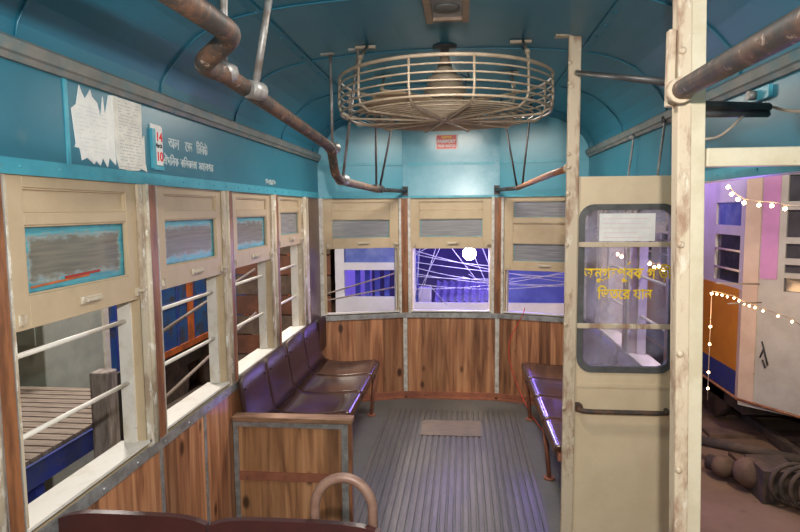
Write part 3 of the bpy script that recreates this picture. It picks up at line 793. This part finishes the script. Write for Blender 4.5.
hp = smooth([(.652,YS-.002,.70),(.655,YS-.045,.697),(.70,YS-.05,.694),(1.03,YS-.05,.694),(1.06,YS-.045,.694),(1.06,YS-.002,.694)], 4, .02)
MB().tube(hp, .0115, 10).tube([(.652,YS,.70),(.652,YS-.012,.70)], .024, 10).build('grab_handle', RUST, r)
MB().b3(X0,X1,YS-.006,YS,.80,.815).build('sheet_fold', BEIGE_SH, r)
FS = Frame((0, YS+.004), (1, YS+.004)).flip((0,1))
t1 = text('yellow_lettering', 'অনুগহপূবক গাড়ীর', .072, YELI, FS, .668, 1.322, 0, r, .001, width=.435, bold=.0012)
t2 = text('yellow_lettering', 'িভতের যান', .068, YELI, FS, .735, 1.225, 0, r, .001, width=.25, bold=.0012)
m = MB().tube([(.775,YS+.003,1.322),(.758,YS+.003,1.312),(.742,YS+.003,1.318)], .0028, 5); m.build('yellow_lettering', YELI, r); m = MB().tube([(.868,YS+.003,1.385),(.88,YS+.003,1.40)], .0028, 5)
m.build('yellow_lettering', YELI, r)
t = tag(MB().b3(.735,.985,YS-.005,YS+.004,1.497,1.625).build('paper_notice', PAPER), 'white paper notice taped inside the top of the screen window', 'notice')
m = MB()
for i in range(5):
    m.b3(.75,.75+(.2,.18,.21,.16,.19)[i],YS-.006,YS-.005,1.60-.022*i,1.603-.022*i)
m.build('faint_print', mat('pink_print', (.75,.55,.62), rough=.8), t)

# ------------------------------------------------------------------ right wall fittings
r = thing('cable_conduit', (.9, 2.0, 2.0), 'black cable conduit above the doorway crossbar', 'conduit')
MB().tube([(.76,1.80,1.935),(1.02,1.96,1.95)], .014, 10).tube([(.76,1.80,1.912),(1.02,1.96,1.93)], .010, 8).build('conduit_tube', BLACKP, r)
MB().tube([(.76,1.80,1.94),(.76,1.80,1.81)], .012, 8).build('conduit_drop', BLACKP, r)
MB().tube(smooth([(.765,1.79,1.84),(.84,1.84,1.85),(.93,1.90,1.925)], 6, .06), .004, 6).build('pale_loop', CABLET, r)
MB().tube(smooth([(1.02,1.96,1.955),(1.07,1.93,1.93),(1.088,1.7,1.90),(1.088,1.2,1.95)], 6, .15), .005, 6).build('pale_cable', CABLET, r)
r = thing('wall_roller', (1.08, 2.12, 2.02), 'small steel roller bracket on the teal wall above the doorway', 'bracket')
MB().b3(1.085,1.099,2.10,2.24,2.005,2.045).build('plate', TEAL_L, r); MB().tube([(1.085,2.19,2.026),(1.06,2.19,2.026)], .016, 12).build('roller', STEEL, r)
for (ya, za, yb, zb_, lb) in ((3.62,2.01,3.66,1.80,'grey rod hanging from the right cornice, nearer the end wall'), (3.08,2.03,3.12,1.80,'grey rod hanging from the right cornice, nearer the pillar')):
    t = tag(MB().tube([(1.075,ya,za+.04),(1.075,ya,za+.02),(1.06,yb-.02,zb_+.05),(1.055,yb,zb_-.05)], .006, 8).sphere((1.07,ya,za+.045), .017, 5).build('hanging_rod', STEEL), lb, 'rod')

# ------------------------------------------------------------------ papers on the left wall
def pt(y, z, d=-.001): return FL.p(y, z, d)
LPo = [(1.77,1.972),(1.795,1.988),(1.814,2.05),(1.824,2.03),(1.84,2.011),(1.87,2.046),(1.877,2.025),(1.905,2.01),(1.92,1.961),(1.937,2.036),(1.945,1.973),(1.972,2.047),(1.992,2.05),(1.996,1.814),(1.958,1.836),(1.947,1.804),(1.922,1.833),(1.906,1.807),(1.881,1.821),(1.873,1.808),(1.836,1.826),(1.81,1.816),(1.806,1.838),(1.801,1.853),(1.777,1.854),(1.784,1.866)]
RPo = [(1.990,2.05),(2.012,2.051),(2.03,2.05),(2.179,2.05),(2.172,1.917),(2.19,1.938),(2.19,1.837),(2.2,1.802),(2.16,1.812),(2.139,1.803),(2.072,1.80),(2.018,1.803),(2.002,1.84)]
t = tag(MB().poly([pt(y,z,-.0) for y,z in LPo], (.003,0,0)).build('torn_poster', PAPER), 'torn white poster on the teal wall, left one of the pair', 'poster')
m = MB()
for i in range(13):
    z = 1.985-.0125*i; y = 1.80
    while y < 1.93:
        w = random.uniform(.008,.03)
        if random.random() < .6 and z > 1.845: m.box(y, y+w, z, z+.0025, -.0038, -.003, FL)
        y += w+.006
m.build('faded_print', mat('faded_print', (.62,.62,.63), rough=.8), t)
t = tag(MB().poly([pt(y,z,-.0) for y,z in RPo], (.0045,0,0)).build('torn_poster', PAPER2), 'torn printed poster beside the date card, right one of the pair', 'poster')
m = MB()
for i in range(21):
    z = 2.035-.0112*i; y = 2.022
    while y < 2.155:
        w = random.uniform(.006,.022)
        if random.random() < .75: m.box(y, min(y+w, 2.165), z, z+.003, -.0053, -.0045, FL)
        y += w+.005
m.build('faded_print', PRINT, t)
r = thing('date_card', (-1.09, 2.29, 1.83), 'white date card reading 14 March 10 on the teal wall', 'calendar')
m = MB().box(2.265,2.325,1.835,1.985,-.006,-.001,FL).box(2.24,2.315,1.972,1.99,-.007,-.001,FL); m.build('card', PAPER, r)
MB().box(2.236,2.262,1.82,1.972,-.012,-.001,FL).box(2.25,2.325,1.815,1.833,-.01,-.001,FL).build('holder', TEAL_L, r)
text('red_number', '14', .05, REDI, FL, 2.273, 1.928, -.0065, r, .0008, width=.042, bold=.0012)
text('black_month', 'March', .026, BLACKI, FL, 2.268, 1.903, -.0065, r, .0008, width=.05, bold=.0006)
text('red_number', '10', .05, REDI, FL, 2.273, 1.852, -.0065, r, .0008, width=.042, bold=.0012)
for lab, size, z, slots in (('upper line of faint white lettering on the teal wall', .062, 1.913, (('অল',2.385,.095),('েড',2.535,.07),('িটিকট',2.645,.12))),
                            ('lower longer line of faint white lettering on the teal wall', .05, 1.842, (('ঐদিনক',2.335,.13),('কিলকাতা',2.485,.16),('মহানগর',2.665,.16))),
                            ('tiny white lettering near the far end of the teal wall', .035, 1.815, (('িসিটিস',3.60,.2),))):
    r = thing('wall_lettering', FL.p(slots[0][1], z, -.001), lab, 'lettering')
    for body, u, wd_ in slots:
        o = text('word', body, size, WHITEI, FL, u, z, -.001, r, .001, width=wd_, bold=.0006)
# sticker on end wall
FSt = Frame((0, YR-.006), (1, YR-.006)).flip((0,1))
t = tag(MB().box(-.128,.062,2.158,2.283,-.005,-.0,FSt).build('warning_sticker', STICKW), 'small red and white sticker below the fan on the end wall', 'sticker')
MB().box(-.118,.048,2.164,2.277,-.006,-.005,FSt).build('red_field', STICKR, t)
text('yellow_text', 'NOTICE', .026, YELS, FSt, -.078, 2.25, -.0065, t, .0006, width=.085, bold=.001)
text('white_text', 'PASSPORT', .036, STICKW, FSt, -.112, 2.213, -.0065, t, .0006, width=.152, bold=.0018)
text('white_text', 'YOUR WATCH', .03, STICKW, FSt, -.112, 2.177, -.0065, t, .0006, width=.152, bold=.0014)
# red wire by right window
t = tag(MB().tube(smooth([(.62,5.06,.82),(.60,5.02,.76),(.58,5.06,.72),(.50,5.10,.55),(.49,5.11,.40),(.53,5.09,.25),(.60,5.0,.07),(.64,4.7,.03),(.70,4.3,.02)], 6, .1), .004, 6).build('red_wire', REDW), 'thin red wire hanging from the rear right window to the floor', 'wire')

# ================================================================== OUTSIDE
GZ = -.78
g = MB().b3(-16,16,-8,26,GZ-.1,GZ); g.build('ground', EARTH, kind='structure')
m = MB().b3(-9.2,-9,-6,24,GZ,5.5); m.b3(-9,12,22,22.2,GZ,5.5); m.b3(9.8,10,-6,24,GZ,5.5); m.b3(-9,10,-6.2,-6,GZ,5.5); m.b3(-9.2,10,-6.2,22.2,5.5,5.6); m.build('shed_shell', SHED, kind='structure')
# tram underframe
t = thing('tram_underframe', (0, 1.5, GZ), 'dark steel running gear under our tram floor', 'tram')
MB().b3(-.9,.9,-1.8,4.6,-.25,-.1).build('chassis', JUNK, t)
for x in (-.6,.6):
    for y in (.2,2.6): MB().tube([(x-.05,y,GZ+.36),(x+.05,y,GZ+.36)], .35, 20).build('wheel', JUNK, t)

# --- deck to the left
r = thing('wooden_deck', (-2.9, 3.1, GZ), 'slatted wooden deck with a blue front beam outside the left window', 'platform')
m = MB(); y = 1.9
while y < 4.2: m.b3(-3.55,-2.22,y,y+.075,.30,.325); y += .092
m.build('deck_slats', DECK, r)
MB().b3(-2.26,-2.20,1.88,4.24,.17,.30).build('front_beam', BLUEB, r)
m = MB()
for x in (-3.4,-2.345):
    for y in (1.95,3.0,4.1): MB().b3(x,x+.07,y,y+.07,GZ,.30).build('leg', BLUEB, r)
r = thing('timber_post', (-1.98, 3.45, GZ), 'weathered square timber post beside the blue edged deck', 'post')
MB().b3(-2.07,-1.955,3.22,3.33,GZ,.72).build('post', TIMB, r, bevel=.012)
MB().b3(-2.0,-1.945,3.43,3.50,GZ,.67).build('rear_post', TIMB, r, bevel=.01)
r = thing('chalk_board', (-2.05, 3.75, .0), 'small dark board with white scrawl behind the timber post', 'board')
FK = Frame((-2.1, 3.5), (-2.12, 4.2)).flip((-1,0))
MB().box(0,.62,.12,.62,.0,.02,FK).build('board', BOARD, r); MB().box(-.02,.66,.08,.12,-.02,.04,FK).build('bottom_batten', SCRAPB, r)
m = MB(); 
for i in range(16):
    u = .1+.026*i; z = .3+.09*((i*37) % 5)/5
    m.tube([FK.p(u,z,-.004),FK.p(u+.03,z+.08,-.004),FK.p(u+.02,z+.12,-.004)], .004, 4)
m.build('chalk_marks', PAPER, r)
m = MB().b3(-2.12,-2.05,3.48,3.56,GZ,.12); m.build('stand', SCRAPB, r)
tag(MB().tube([(-2.62,3.05,.325),(-2.62,3.05,1.75)], .022, 8).build('iron_pole', BLACKP), 'thin black iron pole standing on the wooden deck', 'pole')
r = thing('steel_cabinet', (-3.7, 4.9, GZ), 'large grey green patched steel cabinet beyond the wooden deck', 'cabinet')
MB().b3(-4.2,-3.15,4.3,5.12,GZ,1.85).build('body', GREYG, r, bevel=.01)
MB().b3(-3.62,-3.22,4.29,4.3,.62,1.25).build('door', GREYG, r); m = MB().tube([(-3.6,4.285,.95),(-3.5,4.285,1.0),(-3.48,4.285,.94),(-3.38,4.285,.97)], .006, 5); m.tube([(-3.52,4.285,.9),(-3.44,4.285,.92)], .006, 5); m.build('dark_scrawl', BLACKI, r)
MB().b3(-3.15,-3.12,5.06,5.12,GZ,1.85).build('white_edge', WHITE, r)
tag(MB().b3(-4.6,-3.65,2.2,3.6,.325,1.1).build('dark_crate', JUNK, bevel=.01), 'dark crate at the back of the wooden deck', 'crate')
tag(MB().sphere((-2.98,4.1,1.02), .05, 7).sphere((-2.98,4.1,1.09), .035, 6).tube([(-3.0,4.1,1.2),(-2.98,4.1,1.02),(-3.02,4.1,.92)], .02, 6).build('blue_rag', BLUEB), 'blue knotted rag hanging beside the grey green cabinet', 'rag')
# blue / orange tramcar to the left
r = thing('parked_tramcar', (-4.2, 8.3, GZ), 'parked blue tramcar with orange stripes outside the left windows', 'tram')
m = MB().b3(-5.2,-3.25,5.3,9.0,.02,2.4); m.build('body', BLUEC, r)
m = MB()
for y in (5.9,6.95,7.95): m.b3(-3.25,-3.235,y,y+.16,.0,2.3)
m.b3(-3.25,-3.23,5.3,9.0,.0,.07); m.b3(-3.25,-3.235,5.3,9.0,1.35,1.42); m.build('orange_stripes', ORANGE, r)
m = MB(); y = 5.42
while y < 8.9: m.b3(-3.252,-3.232,y,y+.02,.07,1.35); y += .42
m.b3(-3.252,-3.232,5.3,9.0,.58,.61); m.b3(-3.252,-3.232,5.3,9.0,.95,.97); m.build('panel_battens', BLUEB, r)
m = MB().b3(-5.0,-3.4,5.4,8.9,-.3,.02); m.build('underframe', JUNK, r)
for y in (5.9,6.8,7.9): MB().tube([(-3.45,y,GZ+.34),(-3.35,y,GZ+.34)], .34, 18).build('wheel', JUNK, r)
MB().b3(-5.3,-3.2,5.2,9.1,2.4,2.5).build('roof', TRAMG, r)
r = thing('rusty_tramcar', (-4.2, 11, GZ), 'parked rusty brown tramcar beyond the blue one', 'tram')
MB().b3(-5.2,-3.15,9.4,14.5,-.05,2.3).build('body', BRICKB, r)
m = MB(); y = 9.5
while y < 14.3: m.b3(-3.15,-3.12,y,y+.08,-.05,2.2); y += .7
m.b3(-3.15,-3.12,9.4,14.5,.5,.56); m.b3(-3.15,-3.12,9.4,14.5,.98,1.03); m.build('ribs', ORANGE, r)
MB().b3(-5.2,-3.2,9.4,14.5,2.3,2.4).build('roof', TRAMG, r)
# pipes, logs, scrap in the yard
logs = [((-2.5,4.6,GZ+.1),(-2.3,6.8,GZ+.12),.1),((-2.85,4.7,GZ+.12),(-2.8,6.6,GZ+.12),.12),((-2.5,4.8,GZ+.36),(-2.4,6.8,GZ+.34),.09),((-2.1,4.4,GZ+.1),(-1.95,6.8,GZ+.1),.09),((-2.95,5.0,GZ+.36),(-2.9,6.5,GZ+.36),.08)]
wh = ['lowest log of the pile, nearest the tram','thick log at the back of the yard pile','upper log lying across the yard pile','long log stretching along the tram side','small upper log against the blue tramcar']
for (a, b, q), w in zip(logs, wh):
    t = tag(MB().tube([a, b], [q, q*.9], 12).build('log', SCRAPB if q > .095 else JUNK), w, 'log', 'logs in the yard left of the tram')
random.seed(3)
scr = MB()
for i in range(260):
    x = random.uniform(-1.75,-1.3); y = random.uniform(4.2,9.5); s = random.uniform(.03,.11)
    scr.sphere((x,y,GZ+s*.4), s, 4, (1,1,.7))
tag(scr.build('rubble', JUNK), 'dark rubble and scrap strewn on the ground left of the tram', 'rubble', kind='stuff')
tag(MB().tube([(-1.9,3.6,.83),(-1.9,5.6,1.09)], .012, 8).build('bamboo_pole', DECK), 'upper bamboo pole outside the second left window', 'pole')
tag(MB().tube([(-1.9,3.6,.375),(-1.9,5.6,.665)], .012, 8).build('bamboo_pole', DECK), 'lower bamboo pole outside the second left window', 'pole')
tag(MB().b3(-1.95,-1.85,7.2,7.3,GZ,1.6).build('timber_post', TIMB, bevel=.01), 'tall dark timber post seen through the third left window', 'post')
tag(MB().b3(-2.9,-2.2,8.2,9.1,GZ,-.1).build('brown_crate', SCRAPB, bevel=.01), 'brown crate standing below the rusty tramcar', 'crate')

# --- tram to the right
TX, TY = 2.9, 6.3
R_ = thing('neighbouring_tram', (3.9, 9, GZ), 'white tram with amber and blue side panels beyond the doorway', 'tram')
TS = Frame((TX, TY), (TX, 13)).flip((1,0)); T1 = Frame((TX, TY), (3.42, 5.8)).flip((.5,.52)); T2 = Frame((3.42,5.8),(4.4,5.8)).flip((0,1)); T3 = Frame((4.4,5.8),(4.92,6.3)).flip((-.5,.52))
zb = -.30
white = MB()
# side above the sill, with openings (window rows)
def wallrow(mb, F, L0, L1, wins, z0, z1, th=.05):
    """vertical strips and rails leaving openings wins=[(u0,u1,z0,z1)] sorted, same z per column"""
    u = L0
    for (a, b, zz) in wins:
        if a > u: mb.box(u, a, z0, z1, 0, th, F)
        prev = z0
        for (p, q) in zz: mb.box(a, b, prev, p, 0, th, F); prev = q
        mb.box(a, b, prev, z1, 0, th, F); u = b
    if u < L1: mb.box(u, L1, z0, z1, 0, th, F)
sw = [(.1+.95*i, .7+.95*i, [(.86,1.36),(1.46,1.70)]) for i in range(6)]
wallrow(white, TS, 0, 6.7, sw, .82, 2.45)
white.build('side_wall', TRAMW, R_)
MB().box(.06,6.7,-.03,.82,-.004,.05,TS).build('amber_panel', AMBER, R_)
MB().box(.06,6.7,zb+.02,-.03,-.004,.05,TS).build('blue_panel', BLUEB, R_)
MB().box(0,.06,zb,.82,-.006,.05,TS).build('corner_strip', TRAMC, R_)
for a, b, zz in sw:
    MB().box(a, b, 1.46, 1.70, .02, .025, TS).build('upper_pane', BGLASS, R_); MB().box(a, b, .86, 1.36, .03, .035, TS).build('lower_pane', DGLASS, R_)
for a, b, zz in sw:
    for z in (1.0,1.2): MB().tube([TS.p(a,z,-.0),TS.p(b,z,-.0)], .012, 6).build('guard_rail', TRAMC, R_)
fc = MB(); wallrow(fc, T1, 0, T1.len, [(.36,.66,[(.84,.97),(1.02,1.1),(1.16,1.3),(1.36,1.62),(1.70,1.95)])], zb-.06, 2.45)
fc.build('front_facet', TRAMG, R_)
fc = MB(); wallrow(fc, T2, 0, T2.len, [(.08,.9,[(.97,1.33),(1.46,1.7)])], zb-.06, 2.45); wallrow(fc, T3, 0, T3.len, [(.08,.62,[(.97,1.33),(1.46,1.7)])], zb-.06, 2.45)
fc.build('front_wall', TRAMG, R_)
MB().box(.0,.14,zb-.03,2.4,-.012,0,T1).build('cream_strip', TRAMC, R_)
MB().box(.15,.30,.95,2.2,-.01,0,T1).build('pink_strip', PINK, R_)
for q in ((.36,.66,.8,2.0,.03,.035,T1),(.08,.9,.9,1.75,.03,.035,T2),(.08,.62,.9,1.75,.03,.035,T3)): MB().box(*q).build('front_pane', DGLASS, R_)
MB().poly([(TX-.05,TY,2.45),(3.40,5.75,2.45),(4.42,5.75,2.45),(4.97,6.3,2.45),(4.97,13,2.45),(TX-.05,13,2.45)], (0,0,.12)).build('roof', TRAMG, R_)
MB().b3(TX+.1,4.8,6.4,12.9,-.5,zb+.05).build('underframe', JUNK, R_)
m = MB().tube([T1.p(-.0,zb,-.01),T1.p(T1.len,zb-.06,-.01)], .015, 6); m.tube([TS.p(0,zb,-.01),TS.p(6.7,zb,-.01)], .015, 6); m.build('rusty_hem', RUST_O, R_)
m = MB()
for a,b in (((.20,.28),(.26,.05)),((.22,.22),(.19,.12)),((.21,.1),(.24,.02))): m.tube([T1.p(a[0],a[1]+.05,-.014),T1.p(b[0],b[1]+.05,-.014)], .008, 5)
m.build('peeling_marks', BLACKI, R_)
for y in (7.2, 9.0): MB().tube([(TX+.1,y,GZ+.34),(TX+.2,y,GZ+.34)], .34, 18).build('wheel', JUNK, R_)
tag(MB().tube([(2.2,5.2,1.02),(2.75,5.65,.96)], .007, 6).tube([(2.3,5.2,.85),(2.75,5.6,.80)], .007, 6).build('strung_wire', CABLET), 'pair of bare wires strung before the right tram window', 'wire')
random.seed(11)
# buffer / coupling junk beside the track
r = thing('coupling_gear', (2.7, 5.2, GZ), 'dark rusty coupling gear on the ground before the right tram', 'machinery')
m = MB().tube([(2.35,5.6,GZ+.1),(3.3,4.6,GZ+.1)], .07, 10); m.tube([(2.2,5.95,GZ+.2),(3.2,5.3,GZ+.22)], .05, 8); m.b3(2.55,2.85,5.0,5.35,GZ,GZ+.28); m.build('drawbar', JUNK, r)
m = MB()
for i in range(9):
    c = Vector((2.75+.05*i, 4.95-.05*i, GZ+.2)); m.ring(c, .17, .018, 20, 6, axis='X')
m.build('coil_spring', JUNK, r)
m = MB().sphere((2.55,5.25,GZ+.16), .13, 6); m.sphere((2.42,5.45,GZ+.12), .1, 6); m.build('casting', SCRAPB, r)
t = thing('rail_track', (2.1,6,GZ), 'dark steel rail with sleepers under the right tram', 'rail')
for x in (3.25,4.5): MB().b3(x,x+.07,3.0,16,GZ+.03,GZ+.12).build('rail', JUNK, t)
y = 3.2
while y < 14: MB().b3(2.7,5.1,y,y+.2,GZ,GZ+.04).build('sleeper', SCRAPB, t); y += .65

# string lights
def lights(pts, lab, rr, grp, extra=0):
    r = thing('string_light', pts[0], lab, 'string lights', grp)
    MB().tube(pts, .0035 if rr > .008 else .003, 5).build('cord', CABLET, r)
    for i, p in enumerate(pts[:-1]):
        q = Vector(p)+Vector((0,0,-.012-rr)); MB().sphere(q, rr, 5).build('bulb', BULB, r)
    return r
lights([(1.763,4,1.80),(1.787,4,1.755),(1.825,4,1.723),(1.862,4,1.70),(1.952,4,1.685),(2.028,4,1.68),(2.108,4,1.66),(2.32,4,1.64)], 'string of large warm bulbs sagging across the top of the doorway', .012, None)
P = [(2.328,.902),(2.37,.895),(2.414,.885),(2.46,.87),(2.517,.859),(2.56,.835),(2.605,.81),(2.65,.79),(2.699,.775),(2.768,.745),(2.896,.70),(3.016,.65),(3.12,.58)]
lights([(x,5.6,z) for x,z in P], 'string of tiny warm bulbs sloping across the right tram at sill height', .009, None)
lights([(2.325,5.6,z) for z in (.90,.60,.44,.18,.03,-.1)], 'short vertical drop of warm bulbs just right of the pillar', .011, None)

lights([(1.235+.03*i,4.55,1.335-.017*i) for i in range(6)], 'short string of warm bulbs seen through the screen window, left one', .012, None)
lights([(1.42+.032*i,4.5,1.265-.01*i+(.015 if i % 2 else 0)) for i in range(12)], 'string of warm bulbs seen through the screen window behind the lettering', .012, None)
# --- tram behind the end wall
E_ = thing('rear_tram', (.2, 7, GZ), 'white tram end lit violet beyond the rear windows', 'tram')
RT = Frame((-1.5, 6.35), (1.9, 6.35)).flip((0,1))
m = MB()
def U(x): return x+1.5
wallrow(m, RT, U(-1.27), U(1.8), [(U(-1.17),U(-.50),[(.72,1.01),(1.09,1.62)]), (U(-.40),U(1.5),[(.66,1.75)])], -.2, 2.5)
m.build('end_wall', TRAMW, E_)
m = MB().box(U(-1.17),U(-.50),1.09,1.62,.02,.026,RT); m.build('upper_pane', BGLASS, E_)
MB().b3(-1.27,1.8,8.6,8.66,-.2,2.4).build('inner_bulkhead', DARKI, E_)
MB().b3(-1.27,-1.21,6.42,8.6,-.2,2.4).build('left_side', TRAMW, E_); MB().b3(1.74,1.8,6.42,8.6,-.2,2.4).build('right_side', TRAMW, E_)
MB().b3(-1.27,1.8,6.3,8.7,2.4,2.5).build('roof', DARKI, E_); MB().b3(-1.21,1.74,6.42,8.6,-.2,-.12).build('deck', DARKI, E_)
m = MB()
BSL = mat('blue_seat_slats', (.08,.1,.4), (.12,.15,.5), scale=4, rough=.3)
for i in range(7): x = -1.1+.11*i; MB().b3(x,x+.055,6.62,6.66,-.12,1.2).build('upright', BSL, E_)
MB().b3(.6,1.4,6.62,6.66,-.12,1.0).build('seat_back', BSL, E_)
# corrugated sheet
r = thing('corrugated_sheet', (.1, 6.9, .8), 'ridged metal sheet lying behind the centre rear window', 'sheet')
m = MB(); n = 18; prev = None
rows = []
for i in range(n*4+1):
    x = -.20+i*(.72/(n*4)); dz = .012*math.cos(2*PI*i/8)
    rows.append((m.bm.verts.new((x-.0, 6.45, .655+dz)), m.bm.verts.new((x*1.15, 7.9, .71+dz))))
for a, b in zip(rows, rows[1:]): m.bm.faces.new((a[0], b[0], b[1], a[1]))
o = m.build('sheet', CORR, r); md = o.modifiers.new('thick', 'SOLIDIFY'); md.thickness = .003
tag(MB().b3(-.38,-.24,6.5,6.62,-.12,.80).build('pale_locker', TRAMW, bevel=.005), 'narrow pale locker left of the ridged metal sheet', 'locker')
r = thing('plank_stack', (-2.0,6.9,GZ), 'rusty brown plank wall left of the white rear tram', 'fence')
for i in range(9): MB().b3(-2.6,-1.45,6.9,6.94,GZ+.24*i,GZ+.24*i+.22).build('plank', BRICKB if i % 2 else SCRAPB, r)
# cables between the trams
random.seed(21)
cab = ['straight', 'slack', 'steep', 'crossing']
specs = []
for i in range(8):
    a = Vector((-.46, 5.75, .9+.055*i+random.uniform(-.02,.02))); b = Vector((1.25, 5.7+.02*i, random.uniform(.92,1.2))); specs.append((a, b, random.uniform(.02,.09)))
for xa, za, xb, zb_ in ((-.30,1.40,-.36,.78),(-.05,1.42,-.34,.82),(-.12,1.40,-.32,.76),(-.22,.92,-.05,.72),(.12,1.40,.34,.92),(.26,1.36,.44,.90),(-.02,1.3,.26,.94),(-.40,1.2,-.2,1.3)):
    specs.append((Vector((xa, 5.8, za)), Vector((xb, 5.83, zb_)), .0))
specs.append((Vector((.10,5.85,1.0)), Vector((.55,5.85,1.02)), .05)); specs.append((Vector((.16,5.87,1.02)), Vector((.60,5.87,.98)), .07))
for i, (a, b, sg) in enumerate(specs):
    pts = [a.lerp(b, t/12)+Vector((0,0,-sg*4*(t/12)*(1-t/12))) for t in range(13)]
    tag(MB().tube(pts, .0034, 5).build('hanging_cable', CABLE), 'thin pale cable among those lit violet behind the rear windows', 'cable', 'cables strung behind the rear windows')
for z0, z1, lb in ((.86,1.13,'upper'),(.80,.98,'lower')):
    tag(MB().tube([(-1.25,5.6,z0-.02),(-.40,5.8,z1-.05)], .008, 6).build('bamboo_pole', DECK), '%s tan pole slanting outside the rear left window' % lb, 'pole')
r = thing('violet_lamp', (.163,5.44,1.2), 'glaring violet white lamp just outside the centre rear window', 'lamp')
MB().sphere((.163,5.46,1.25), .06, 10).build('bulb', VLAMP, r)
MB().tube([(.163,5.46,1.32),(.163,5.48,1.40),(.2,5.6,2.3)], .008, 6).lathe((.163,5.46,1.305), [(.02,0),(.022,.02),(.012,.03)], 12).build('lamp_holder', BLACKP, r)

# ------------------------------------------------------------------ lights
def light(typ, name, loc, power, color, size=.05, rot=None, spot=None, sy=None):
    l = bpy.data.lights.new(name, typ); l.energy = power; l.color = color
    if typ == 'AREA':
        l.size = size
        if sy: l.shape = 'RECTANGLE'; l.size_y = sy
    else: l.shadow_soft_size = size
    o = bpy.data.objects.new(name, l); COL.objects.link(o); o.location = loc
    if rot: o.rotation_euler = rot
    return o
light('POINT', 'camera_flash', (.16,-.03,1.90), 122, (1,.96,.9), .02)
light('AREA', 'rear_fill_light', (.02,4.0,2.37), 27, (1,.93,.82), .5)  # added fill under the hidden round lamp, lifts the rear end
light('AREA', 'saloon_fill_light', (0,-.7,2.40), 5, (1,.95,.88), 1.0, sy=.5)  # unseen fill added behind the camera, no fixture built for it
light('AREA', 'ceiling_fill_light', (.05,2.03,2.395), 9, (1,.94,.86), .1, sy=.18)  # added fill near the framed ceiling lamp, which is itself unlit
light('POINT', 'violet_lamp_light', (.163,5.55,1.20), 11, (.36,.28,1), .05)
light('POINT', 'violet_depot_light', (.6,7.4,1.9), 115, (.22,.14,1), .12)
light('POINT', 'depot_light_left', (-2.5,4.2,3.2), 260, (1,.93,.85), .2)
light('POINT', 'depot_light_left', (-2.3,8.5,3.4), 260, (1,.85,.7), .2)
light('POINT', 'depot_light_right', (2.4,3.2,3.2), 250, (1,.85,.68), .2)
light('POINT', 'violet_yard_light', (2.2,7.4,2.2), 20, (.5,.3,1), .15)
light('POINT', 'violet_glass_fill', (1.55,3.25,1.3), 7, (.3,.16,1), .08)  # unseen violet fill added outside to tint the screen glass
light('POINT', 'string_glow', (2.25,5.4,.7), 8, (1,.6,.3), .1)
w = bpy.data.worlds.new('world'); w.use_nodes = True; S.world = w
w.node_tree.nodes['Background'].inputs[0].default_value = (.05,.06,.09,1); w.node_tree.nodes['Background'].inputs[1].default_value = .5

# ------------------------------------------------------------------ camera
cam = bpy.data.cameras.new('camera'); co = bpy.data.objects.new('camera', cam); COL.objects.link(co)
rr = Vector((.99462595,.10316843,-.00868877)); uu = Vector((-.000983105,.0933295840,.995634784)); ww = Vector((-.10352899,.99027565,-.09292945))
M = Matrix(((rr.x, uu.x, -ww.x, .1), (rr.y, uu.y, -ww.y, 0), (rr.z, uu.z, -ww.z, 1.65), (0,0,0,1)))
co.matrix_world = M
cam.sensor_width = 36; cam.lens = 600/800*36; cam.clip_start = .02
S.camera = co
S.view_settings.view_transform = 'Standard'; S.view_settings.look = 'None'; S.view_settings.gamma = 1; S.view_settings.exposure = .5
S.view_settings.use_curve_mapping = False
